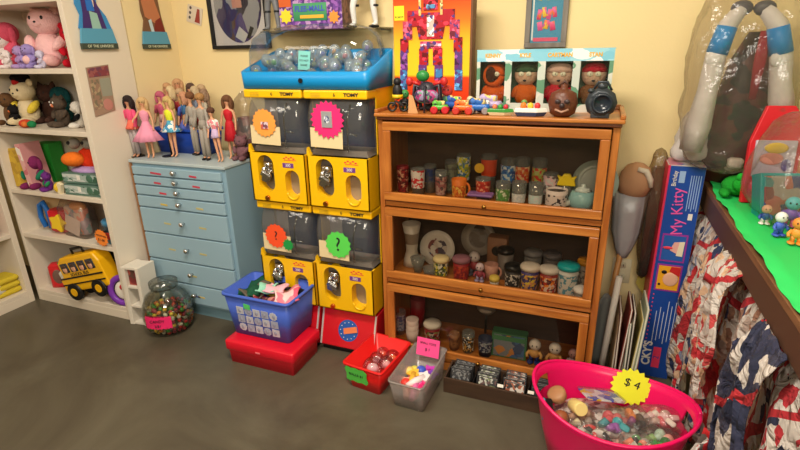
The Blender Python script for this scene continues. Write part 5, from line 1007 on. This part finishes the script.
# loose items
t2 = T('toy_card_pack', 'glossy blue and white printed card pack at the back of the basket', 'card pack', wl(t_, -.035, .075, .225), rot=(-.25, .15, .4)); q = MB(PRINT([(70, 90, 190), (226, 226, 230), (230, 190, 60), (140, 150, 200), (200, 170, 170)], 35)); q.rbox((0, 0, 0), (.13, .09, .006), .004); q.build('card', t2); q = MB(CLEAR((240, 240, 240), .12, .1, .5, 30)); q.rbox((0, 0, .005), (.135, .095, .01), .006); q.build('wrap', t2)
t2 = T('toy_cup', 'tan round toy cup at the left end of the basket', 'toy cup', wl(t_, -.16, .02, .2), rot=(.3, -.4, 0)); q = MB(M((170, 124, 84), .5)); q.lathe([(.018, 0), (.030, .018), (.032, .04), (.025, .045), (.001, .045)]); q.build('cup_body', t2)
t2 = T('toy_bottle', 'pale yellow cylinder toy in the left of the basket', 'toy', wl(t_, -.095, -.035, .235), rot=(1.1, .2, .3)); q = MB(M((226, 206, 130), .45)); q.lathe([(.02, -.035), (.023, -.03), (.023, .03), (.02, .035)]); q.build('barrel', t2)
t2 = T('toy_phone', 'black toy with turquoise edge at the left end of the basket', 'toy', wl(t_, -.185, -.045, .2), rot=(.7, .2, .5)); q = MB(BLACK); q.rbox((0, 0, 0), (.03, .07, .02), .006); q.build('body', t2); q = MB(M((60, 180, 200), .4)); q.rbox((-.018, 0, 0), (.012, .07, .022), .004); q.build('edge', t2)
t2 = T('toy_ball', 'brown ball toy low at the left of the basket', 'ball', wl(t_, -.14, -.06, .19)); q = MB(M((150, 84, 50), .5)); q.ell((0, 0, 0), .028); q.build('ball', t2)
q = MB(M((200, 196, 190), .5)); q.loft([ering(.19, .12, .1, 32), ering(.2, .13, .16, 32)]); q.m(PRINT([(214, 206, 200), (170, 130, 120), (232, 226, 222), (120, 100, 100), (220, 170, 160)], 45)); q.ell((0, 0, .165), (.2, .13, .03)); o = q.build('packed_layer', loc=(BXc, BYc, 0), rot=(0, 0, -.12)); o.scale = (.94, 1, 1); tag(o, 'crumpled packed layer of bags under the toys in the pink basket', 'plastic bags', kind='stuff')
p = at(631, 387, 'y', -.56)
tagstar('bright yellow star price sign reading $4 on the pink basket', tuple(p), .068, (236, 240, 50), (-.25, .22, 0), 18, k=.84, lines=[('$ 4', .012, .04)])
# ================================================================== BETWEEN BOOKCASE AND TABLE
t_ = T('covered_mallet', 'tan padded round head on a wooden pole beside the bookcase', 'padded pole', (.93, -.02, 0), rot=(0, 0, 0))
q = MB(WOOD((176, 120, 66), (200, 146, 86), (30, 30, 3), .5)); q.tube([(-.03, -.03, 0), (.02, .03, .62)], .012, 12); q.build('pole', t_)
q = MB(M((186, 142, 106), .8, bump=.2, bs=20)); q.lathe([(.02, -.075), (.055, -.06), (.066, -.02), (.06, .02), (.045, .05), (.02, .065), (.001, .068)], (.03, .02, .85), 24, (0, .1, 0)); q.build('padded_head', t_)
q = MB(M((186, 188, 192), .5, .25, bump=.9, bs=12)); q.loft([[(.02+r_*math.cos(2*PI*i/20)*(1+.15*math.cos(i*1.9)), .02+r_*.7*math.sin(2*PI*i/20), z) for i in range(20)] for r_, z in ((.016, .50), (.03, .54), (.05, .62), (.055, .70), (.06, .79))]); q.build('silver_cloth', t_)
q = MB(M((206, 196, 176), .8, bump=.4, bs=60)); q.tube([(.03, -.03, .9), (.06, -.035, .895), (.08, -.03, .86), (.085, -.03, .83)], [.01, .012, .012, .008]); q.build('lace_trim', t_)
bag('plastic_bag', 'long clear plastic sleeve hanging beside the tan padded head', (1.04, .02, .40), [rring(.05, .06, .015, 0), rring(.07, .08, .02, .2), rring(.09, .08, .02, .42), rring(.05, .06, .02, .58)], CLEAR((214, 206, 190), .06, .15, .9, 18),
    contents=(PRINT([(110, 70, 60), (70, 50, 50), (130, 100, 80)], 25, stretch=(1, 1, .2)), [rring(.03, .03, .01, .02), rring(.05, .04, .01, .3), rring(.04, .03, .01, .5)]))
MG = [('white cardboard tube', (228, 222, 210)), ('grey plastic sleeve', (120, 122, 120)), ('tan magazine', (190, 160, 120)), ('brown record sleeve', (110, 70, 50)), ('red-brown magazine', (140, 60, 50)), ('cream magazine', (214, 200, 170)), ('grey-green magazine', (130, 136, 120)), ('dark magazine', (70, 58, 54)), ('yellowish magazine', (206, 184, 110)), ('pale green magazine', (170, 180, 150))]
for i, (nm_, c) in enumerate(MG):
    if i == 0:
        t2 = T('cardboard_tube', 'long white tube leaning between the bookcase and the magazines', 'tube', (.915, -.16, 0), rot=(-.10, .06, 0)); q = MB(M(c, .6)); q.lathe([(.013, 0), (.013, .46), (.010, .46), (.010, .44)], n=18); q.build('tube_body', t2); continue
    if i == 1:
        t2 = T('plastic_sleeve', 'grey plastic sheet curled behind the white tube', 'plastic sheet', (.905, -.10, 0), rot=(-.06, .03, .3)); q = MB(CLEAR((150, 154, 150), .08, .15, milk=.55)); q.grid(lambda u, v: ((u-.5)*.07, .02*math.sin(3*u), v*(.30+.05*math.sin(3*u))), 8, 10); q.build('sheet', t2, solid=.002); continue
    h = [.3, .34, .36, .33, .3, .35, .32, .38][i-2]
    t2 = T('magazine', nm_+' standing in the row beside the blue doll box, '+['first from the left', 'second from the left', 'third from the left', 'fourth from the left', 'fifth from the left', 'sixth from the left', 'seventh from the left', 'nearest the blue box'][i-2], 'magazine', (.955+.0115*(i-2), -.15+.012*(i % 3), 0), rot=(-.05, .03+.05*math.sin(i*1.7), 0), group='magazines leaning beside the blue box')
    q = MB(M(c, .6)); q.b2(-.0048, .0048, -.1, .1, 0, h); q.build('cover', t2, bevel=.001); q = MB(M((226, 220, 206), .8)); q.b2(-.002, .002, -.1005, .099, .003, h+.0005); q.build('pages', t2)
t2 = T('folded_paper', 'yellow-green folded paper tucked at the wall above the magazines', 'paper', (1.045, .06, .36), rot=(-.1, .06, 0)); q = MB(M((176, 160, 70), .7)); q.prism([(-.02, 0), (.02, -.05), (.025, .14), (-.012, .16)], .003); q.m(M((220, 206, 170), .7)); q.prism([(.0, -.03), (.035, -.02), (.03, .13), (.02, .12)], .003, RM(loc=(0, .004, 0))); q.build('sheet', t2)
# blue tall box
BX0, BX1, BY0, BY1, BH = 1.06, 1.185, -.10, .07, .935
t_ = T('tall_doll_box', 'tall blue toy box with pink script and picture panels standing by the table', 'toy box', ((BX0+BX1)/2, BY0, 0))
hw = (BX1-BX0)/2; BLB = M((28, 74, 160), .35)
q = MB(M((190, 186, 180), .4)); q.b2(-hw, hw, .0, BY1-BY0, 0, BH); q.m(M((206, 40, 60), .4)); q.b2(-hw-.001, -hw+.001, 0.0, BY1-BY0, .002, BH-.002); q.m(PRINT([(60, 90, 160), (200, 196, 196), (190, 120, 140)], 25)); q.b2(-hw+.003, hw-.003, .004, BY1-BY0-.004, BH-.001, BH+.001); q.build('carton', t_, bevel=.002)
q = MB(BLB); q.b2(-hw+.001, hw-.001, -.002, 0.001, .002, BH-.002); q.build('blue_front', t_)
q = MB(M((214, 50, 90), .4)); q.b2(-hw, -hw+.007, -.003, 0, .0, BH); q.build('red_edge', t_)
PNK = M((236, 90, 170), .5); LIL = M((170, 120, 200), .5)
text('My Kitty', .058, PNK, t_, (-.008, -.0035, .755), rot=(PI/2, -PI/2-.12, 0), name='script_title', sx=.95)
text('Birthday', .022, WHITE, t_, (-.036, -.0035, .885), rot=(PI/2, -PI/2, 0), name='small_title', sx=.8)
q = MB(M((150, 180, 220), .5)); [q.b2(.018+.008*k, .021+.008*k, -.0035, -.001, .76+.01*(k % 2), .90) for k in range(5)]; q.b2(-.022, -.002, -.0035, -.001, .87, .915); q.m(WHITE); q.b2(.03, .045, -.004, -.001, .725, .75); q.build('fine_print', t_)
for zz, bgc, lab in ((.545, (34, 90, 170), 'cake_picture'), (.415, (236, 170, 30), 'face_picture')):
    q = MB(M((150, 50, 150), .5)); q.b2(-.045, .045, -.0035, -.001, zz, zz+.118); q.m(M(bgc, .5)); q.b2(-.039, .039, -.0045, -.003, zz+.007, zz+.111)
    if lab == 'cake_picture': q.m(M((226, 170, 160), .5)); q.prism([(-.012, .05), (.03, .03), (.034, .09), (.0, .085)], .002, RM(loc=(0, -.0065, zz))); q.m(M((230, 220, 190), .5)); q.prism([(.012, .03), (.034, .028), (.036, .09), (.018, .088)], .002, RM(loc=(0, -.0075, zz))); q.m(M((226, 60, 80), .5)); q.ell((-.02, -.0065, zz+.06), (.018, .002, .006))
    else: q.m(M((200, 40, 40), .5)); q.prism([(.0, .09), (.038, .07), (.038, .11), (.005, .11)], .002, RM(loc=(0, -.0065, zz))); q.m(M((230, 180, 150), .5)); q.ell((.008, -.0055, zz+.055), (.028, .002, .03)); q.m(BLACK); q.ell((-.018, -.007, zz+.085), (.01, .002, .008)); q.ell((-.03, -.007, zz+.03), (.005, .002, .005))
    q.build(lab, t_)
q = MB(M((226, 70, 110), .5)); [q.ell((-.042, -.003, .395-.019*k), (.003, .0015, .0045), n=8, k=4) for k in range(12)]; q.build('dotted_border', t_)
q = MB(M((206, 214, 230), .5)); [q.b2(-.022+.0135*k, -.0195+.0135*k, -.0035, -.001, .17+.012*(k % 3), .32+.02*(k % 2)+.03*(k > 2)) for k in range(6)]; q.build('text_lines', t_)
text("CKY'S", .045, WHITE, t_, (-.03, -.0035, .115), rot=(PI/2, -PI/2, 0), name='lettering', bold=.0015)
q = MB(M((236, 60, 100), .5)); q.b2(-.008, .022, -.0035, -.001, .05, .15); q.build('pink_patch', t_); text('2', .03, BLB, t_, (.007, -.004, .10), rot=(PI/2, -PI/2, 0), name='number')
# ================================================================== TABLE
TH = .85; TE = 1.205
TW = WOOD((110, 74, 48), (136, 94, 62), (20, 3, 20), .5)
t_ = T('table', 'dark brown wooden table under bright green paper at the right', 'table', (TE, -1.9, 0))
TL = 1.95
q = MB(TW); q.b2(0, .75, 0, TL, TH-.02, TH); q.build('tabletop', t_, bevel=.002)
q = MB(M((84, 56, 42), .5)); q.b2(.002, .022, 0, TL, TH-.095, TH-.02); q.build('apron', t_, bevel=.002)
for x_ in (.12, .66):
    for y_ in (.05, TL-.1): q = MB(M((84, 56, 42), .5)); q.b2(x_, x_+.05, y_, y_+.05, 0, TH-.02); q.build('leg', t_, bevel=.003)
m, nt, b = nm('green paper'); b.inputs['Base Color'].default_value = lin((40, 206, 100)); b.inputs['Roughness'].default_value = .6; GRN = m
GP = [(1.226, 0.1), (1.226, 0.082), (1.208, -0.255), (1.208, -0.58), (1.208, -0.621), (1.208, -0.743), (1.208, -0.782), (1.208, -0.905), (1.208, -1.149), (1.208, -1.167), (1.218, -1.95)]
def gx(y):
    for (x0, y0), (x1, y1) in zip(GP, GP[1:]):
        if y <= y0 and y >= y1: return x0+(x1-x0)*(y0-y)/(y0-y1)+.002*math.sin(y*60)
    return GP[-1][0] if y < GP[-1][1] else GP[0][0]
q = MB(GRN); q.grid(lambda u, v: ((gx(.10-1.9*u) if v == 0 else gx(.10-1.9*u)+(1.93-gx(.10-1.9*u))*v), .10-1.9*u, TH+.003+(.014*(1-v*8) if v < .125 else 0)*(.5+.5*math.sin(u*30))), 200, 16); tag(q.build('green_paper', solid=.001), 'bright green paper sheet covering the brown table', 'paper sheet')
# hanging printed sheets
APB = TH-.085
def SHEET(cols, scale):
    m = PRINT(cols, scale, .9, (1, 1, .6)).copy(); nt = m.node_tree; L = nt.links; b = nt.nodes['Principled BSDF']
    src = b.inputs['Base Color'].links[0].from_socket
    t = nt.nodes.new('ShaderNodeTexCoord'); wv = nt.nodes.new('ShaderNodeTexWave'); wv.bands_direction = 'DIAGONAL'; wv.inputs['Scale'].default_value = 2.2; wv.inputs['Distortion'].default_value = 7; wv.inputs['Detail'].default_value = 1.5
    L.new(t.outputs['Object'], wv.inputs['Vector']); gt = nt.nodes.new('ShaderNodeMath'); gt.operation = 'GREATER_THAN'; gt.inputs[1].default_value = .965; L.new(wv.outputs['Fac'], gt.inputs[0])
    mx = nt.nodes.new('ShaderNodeMix'); mx.data_type = 'RGBA'; L.new(gt.outputs[0], mx.inputs[0]); L.new(src, mx.inputs[6]); mx.inputs[7].default_value = lin((176, 40, 48))
    nz = nt.nodes.new('ShaderNodeTexNoise'); nz.inputs['Scale'].default_value = 16; nz.inputs['Detail'].default_value = 3; nz.inputs['Distortion'].default_value = 1.2; L.new(t.outputs['Object'], nz.inputs['Vector'])
    bp = nt.nodes.new('ShaderNodeBump'); bp.inputs['Strength'].default_value = .9; bp.inputs['Distance'].default_value = .04; L.new(nz.outputs['Fac'], bp.inputs['Height']); L.new(bp.outputs[0], b.inputs['Normal'])
    L.new(mx.outputs[2], b.inputs['Base Color']); return m
def drape(label, y0, y1, z0, z1_, X_, amp, cols, scale, ph, bulge=0, name='printed_sheet', rough=.9, stretch=(1, 1, 1)):
    q = MB(SHEET(cols, scale))
    def f(u, v):
        y_ = y0+(y1-y0)*u; z_ = z0+(z1_-z0)*v
        fold = amp*(math.sin(u*17+ph+3*v)+.5*math.sin(u*37+ph*2-4*v)+.35*math.sin(v*11+u*9+ph))
        k_ = max(0, (v-.8)/.2); return (X_+fold*(1.15-.5*v)*(1-k_)+.035*k_*k_-bulge*2*math.sin(PI*v)*(.6+.4*math.sin(3*u+ph)), y_+.02*math.sin(v*9+ph+u*6), z_+.015*math.sin(u*12+ph)*(1-v)+.004*math.sin(v*60+u*25))
    q.grid(f, 110, 50); return tag(q.build(name, solid=.003), label, 'fabric')
WH = (200, 191, 184); 
drape('white sheet printed with red and navy sports figures hanging at the table end', .02, -.42, .03, APB, 1.20, .014, [WH, (190, 44, 50), WH, (50, 60, 96), WH, (206, 170, 140), WH, (120, 126, 150), WH, (170, 150, 140)], 48, .3, .01)
drape('white and red bordered sheet hanging in the middle under the table', -.36, -.88, .02, APB, 1.235, .016, [WH, (196, 40, 46), WH, (170, 150, 140), (60, 66, 100), WH, (150, 110, 90), (206, 170, 140), WH], 46, 2.1, .006)
drape('white sheet with red lettering and dark trim nearest the camera', -.80, -1.75, .05, APB, 1.225, .018, [WH, WH, (170, 40, 48), (40, 44, 70), (206, 196, 188), WH, (120, 90, 80), WH, WH], 44, 4.0, .006)
def patch(label, X_, y, z, cols, w_, h_, rz=0, letters=None):
    t2 = T('printed_sheet', label, 'fabric', (X_, y, z), rot=(0, .08, rz-PI/2)); q = MB(PRINT(cols, 26, .9))
    q.grid(lambda u, v: ((u-.5)*w_*(1-.2*v), .018*math.sin(u*9)+.012*math.sin(v*8+u*4), v*h_), 30, 24); q.build('cloth', t2, solid=.003)
    if letters: text(letters, .07, M((170, 40, 50), .9), t2, (0, -.034, h_*.7), name='printed_lettering')
    return t2
drape('white sheet fold with pink marks hanging near the table middle', -.50, -.70, .34, APB, 1.175, .010, [WH, WH, WH, (190, 70, 70), WH, (206, 170, 140)], 50, 1.0, .004)
patch('red bunched fabric with grey figure print at the bottom right of the pink basket', 1.14, -.95, .03, [(190, 30, 36), (190, 30, 36), (100, 90, 86), (206, 200, 196), (196, 36, 40)], .2, .36, .1)
drape('dark navy fabric with white marks hanging below the table edge', -.93, -1.10, .26, APB, 1.165, .010, [(38, 42, 66), (38, 42, 66), (60, 60, 80), WH, (44, 46, 70)], 30, 2.5, .004)
# ================================================================== ON THE TABLE
# costume boots / padded arms in a large bag
def arm(label, P, R_, bandc=(24, 140, 220)):
    t2 = T('padded_sleeve', label, 'costume piece', P[0]); P0 = Vector(P[0]); PP_ = [Vector(p_)-P0 for p_ in P]
    q = MB(M((214, 210, 210), .6, bump=.35, bs=30)); R_ = [r_*k_ for r_, k_ in zip(R_, (1.3, 1.3, 1.15, .95, .9, .9))]; q.tube(PP_, R_, 16, .8); q.build('sleeve', t2); q = MB(M((86, 84, 92), .5, bump=.4, bs=30)); q.ell(PP_[-1], (R_[-1]*1.2, R_[-1]*.9, R_[-1]*.9)); q.build('dark_cap', t2); q = MB(M((226, 226, 228), .4)); q.ell(PP_[len(PP_)//2]+Vector((-.003, -.02, -.01)), (.03, .022, .034)); q.build('rounded_end', t2)
    a_, b_ = PP_[-2], PP_[-1]; i = len(PP_)//2
    q = MB(M(bandc, .45)); s0 = PP_[i]; s1 = PP_[i+1]; q.tube([s0.lerp(s1, .05), s0.lerp(s1, .5), s0.lerp(s1, .95)], [R_[i]*1.06, (R_[i]+R_[i+1])*.53, R_[i+1]*1.06], 16, .8); q.build('blue_band', t2)
    return t2
def W3(px, py, y): return tuple(at(px, py, 'y', y))
ya = -.14
arm('white padded sleeve with blue band hanging in the clear bag, left one', [W3(690, 150, ya), W3(698, 125, ya), W3(707, 92, ya), W3(716, 55, ya), W3(728, 25, ya), W3(742, 8, ya)], [.035, .04, .035, .042, .04, .03])
arm('white padded sleeve with blue band hanging in the clear bag, right one', [W3(782, 120, ya), W3(781, 100, ya), W3(780, 82, ya), W3(781, 55, ya), W3(778, 25, ya), W3(765, 8, ya)], [.03, .035, .034, .042, .04, .03])
q = MB(PRINT([(52, 28, 24), (84, 42, 34), (40, 24, 22), (96, 40, 36)], 14)); q.loft([ering(.09, .03, 0), ering(.11, .05, .12), ering(.10, .05, .3), ering(.07, .04, .45), ering(.03, .02, .54)]); tag(q.build('brown_costume', loc=(atx(745, 100, .0), -.0, TH+.012)), 'dark brown costume fabric bundled between the white sleeves', 'costume')
q = MB(M((150, 20, 36), .6)); q.loft([rring(.02, .01, .004, 0), rring(.035, .015, .005, .12), rring(.03, .012, .005, .22)]); p = at(757, 75, 'y', -.12); tag(q.build('red_tie', loc=(p.x, p.y, p.z-.08)), 'dark red strip of fabric hanging between the white sleeves', 'fabric strip')
m_bag = CLEAR((236, 232, 226), .05, .12, .9, 14)
t_ = T('large_clear_bag', 'large clear plastic bag around the white padded sleeves', 'plastic bag', (1.22, -.12, TH+.01))
q = MB(m_bag); q.loft([rring(.26, .16, .04, .06, c=(.02, 0)), rring(.34, .22, .06, .2, c=(.02, 0)), rring(.32, .2, .06, .45), rring(.30, .16, .05, .62), rring(.20, .06, .02, .72)]); o = q.build('film', t_)
s1 = o.modifiers.new('s', 'SUBSURF'); s1.levels = s1.render_levels = 3; tx = bpy.data.textures.new('crumple_large', 'CLOUDS'); tx.noise_scale = .08; dd = o.modifiers.new('d', 'DISPLACE'); dd.texture = tx; dd.strength = .035
# white crumpled package bottom-left of bag
bag('crumpled_package', 'crumpled white plastic package resting on the tall blue box', (1.13, -.02, BH+.003), [rring(.13, .1, .02, 0), rring(.12, .1, .03, .05), rring(.09, .07, .02, .12), rring(.05, .04, .01, .2)], CLEAR((240, 236, 238), .12, .2, .9, 24, milk=.6))
# red package with face art
t2 = T('red_toy_package', 'red carded toy package with yellow and pink picture at the right', 'toy package', (atx(778, 160, -.28)+.0, -.26, TH+.006), rot=(-.12, 0, .15))
q = MB(M((214, 30, 44), .4)); q.prism([(-.075, 0), (.075, 0), (.075, .27), (.04, .32), (-.04, .32), (-.075, .2)], .02); q.build('card', t2, bevel=.003)
q = MB(M((190, 180, 200), .4)); q.rbox((0, -.004, .15), (.12, .01, .12), .004); q.m(M((236, 200, 60), .4)); q.ell((.0, -.01, .185), (.035, .004, .018)); q.m(M((226, 150, 140), .4)); q.ell((-.01, -.01, .15), (.035, .004, .02)); q.m(M((70, 50, 130), .4)); q.ell((.035, -.01, .13), (.015, .004, .02)); q.build('picture', t2)
slab('toy_package', 'orange-tan toy package at the right edge of the photo', 'toy package', (atx(797, 170, -.22)+.03, -.2, TH+.006), (.09, .05, .36), (col(206, 140, 90), col(214, 150, 96)))
t2 = T('frog_plush', 'bright green plush frog lying on the green paper', 'plush toy', (atx(738, 185, -.16), -.17, TH+.006), .3)
q = MB(fz(36, 150, 50)); q.ell((0, 0, .035), (.055, .05, .035)); q.build('body', t2); q = MB(fz(36, 160, 50)); q.ell((-.01, -.05, .05), (.038, .032, .028)); h_ = q.build('head', t2)
for e in (-1, 1): q = MB(fz(40, 170, 56)); q.ell((-.01+e*.02, -.055, .078), .014); q.m(BLACK); q.ell((-.01+e*.02, -.068, .08), .005); q.build('eye', h_); q = MB(fz(36, 150, 50)); q.ell((e*.055, -.02, .015), (.018, .04, .014), (0, 0, e*.4)); q.build('leg', t2)
q = MB(fz(226, 216, 206)); q.rbox((0, 0, .018), (.05, .04, .036), .012); tag(q.build('white_plush_ball', loc=(atx(735, 160, -.05), -.06, TH+.08)), 'small white and pink soft block on top of the green frog', 'soft block')
t2 = T('striped_cloth_ball', 'pinkish red striped cloth ball beside the green frog', 'cloth ball', (atx(765, 172, -.22), -.24, TH+.006)); q = MB(PRINT([(226, 50, 80), (240, 120, 140), (214, 40, 70)], 20, .8, (1, 1, 4))); q.ell((0, 0, .05), (.06, .045, .05)); q.build('ball', t2)
t2 = T('teal_toy_box', 'teal window box with small figures on the green paper', 'toy box', (atx(775, 215, -.40)+.03, -.42, TH+.006), rot=(-.35, 0, .25))
q = MB(M((30, 150, 150), .4)); q.b2(-.08, .08, 0, .05, 0, .14); q.build('carton', t2, bevel=.002); q = MB(PRINT([(40, 60, 150), (60, 160, 160), (226, 120, 100), (150, 60, 60), (200, 190, 180)], 28)); q.b2(-.07, .07, -.002, .001, .01, .13); q.build('printed_front', t2); q = MB(CLEAR((240, 240, 240), .08)); q.b2(-.072, .072, -.012, -.011, .008, .132); q.build('window', t2)
slab('toy_package', 'clear and pink toy package behind the teal window box', 'toy package', (atx(790, 190, -.3)+.02, -.31, TH+.006), (.13, .04, .11), (col(200, 150, 150), PRINT([(226, 130, 110), (206, 190, 180), (60, 130, 120), (220, 180, 90)], 30)), rot=(-.2, 0, 0))
figurine('blue and white toy figure lying at the front of the green paper', atx(773, 246, -.62)+.01, -.60, TH+.006, .07, ((60, 90, 190), (70, 100, 200), (226, 226, 226)), .4)
figurine('orange bendy toy figure on the green paper at the photo edge', atx(788, 252, -.66)+.01, -.66, TH+.006, .075, ((226, 140, 50), (230, 150, 60), (226, 140, 60)), -.2)
q = MB(M((220, 30, 110), .35)); q.ell((0, 0, .022), .022); tag(q.build('pink_ball', loc=(atx(798, 242, -.62)+.015, -.62, TH+.006)), 'small hot pink ball beside the orange figure', 'ball')
figurine('small red and yellow figure beside the blue figure on the green paper', atx(757, 200, -.3), -.33, TH+.006, .07, ((60, 120, 90), (190, 40, 50), (230, 180, 60)), .2)
for px, py, y_, s_, cc_, lab in ((748, 178, -.12, .10, ((40, 110, 60), (60, 140, 70), (50, 130, 60)), 'dark green figure behind the green frog'), (757, 190, -.22, .09, ((200, 60, 60), (40, 100, 150), (230, 190, 150)), 'red and blue figure left of the teal window box'),
  (786, 172, -.14, .13, ((60, 60, 140), (220, 180, 60), (236, 160, 130)), 'blue and yellow figure before the red toy package'), (768, 168, -.10, .12, ((150, 30, 40), (200, 40, 50), (226, 170, 140)), 'red figure at the foot of the red toy package'),
  (790, 218, -.50, .09, ((200, 90, 140), (120, 90, 180), (90, 180, 190)), 'pink and violet figure in front of the teal window box'), (764, 222, -.50, .06, ((230, 226, 220), (60, 90, 180), (230, 180, 150)), 'tiny white and blue figure left of the blue figure')):
    p = at(px, py, 'y', y_); figurine(lab, p.x, y_, TH+.006, s_, cc_, random.uniform(-.4, .4))
# bagged set over the toys
bag('plastic_bag', 'clear plastic bag over the small toys on the green paper', (1.36, -.42, TH+.004), [rring(.2, .32, .05, 0), rring(.22, .36, .06, .1), rring(.18, .28, .05, .24), rring(.1, .16, .03, .33)], CLEAR((240, 236, 232), .04, .12, .9, 16))
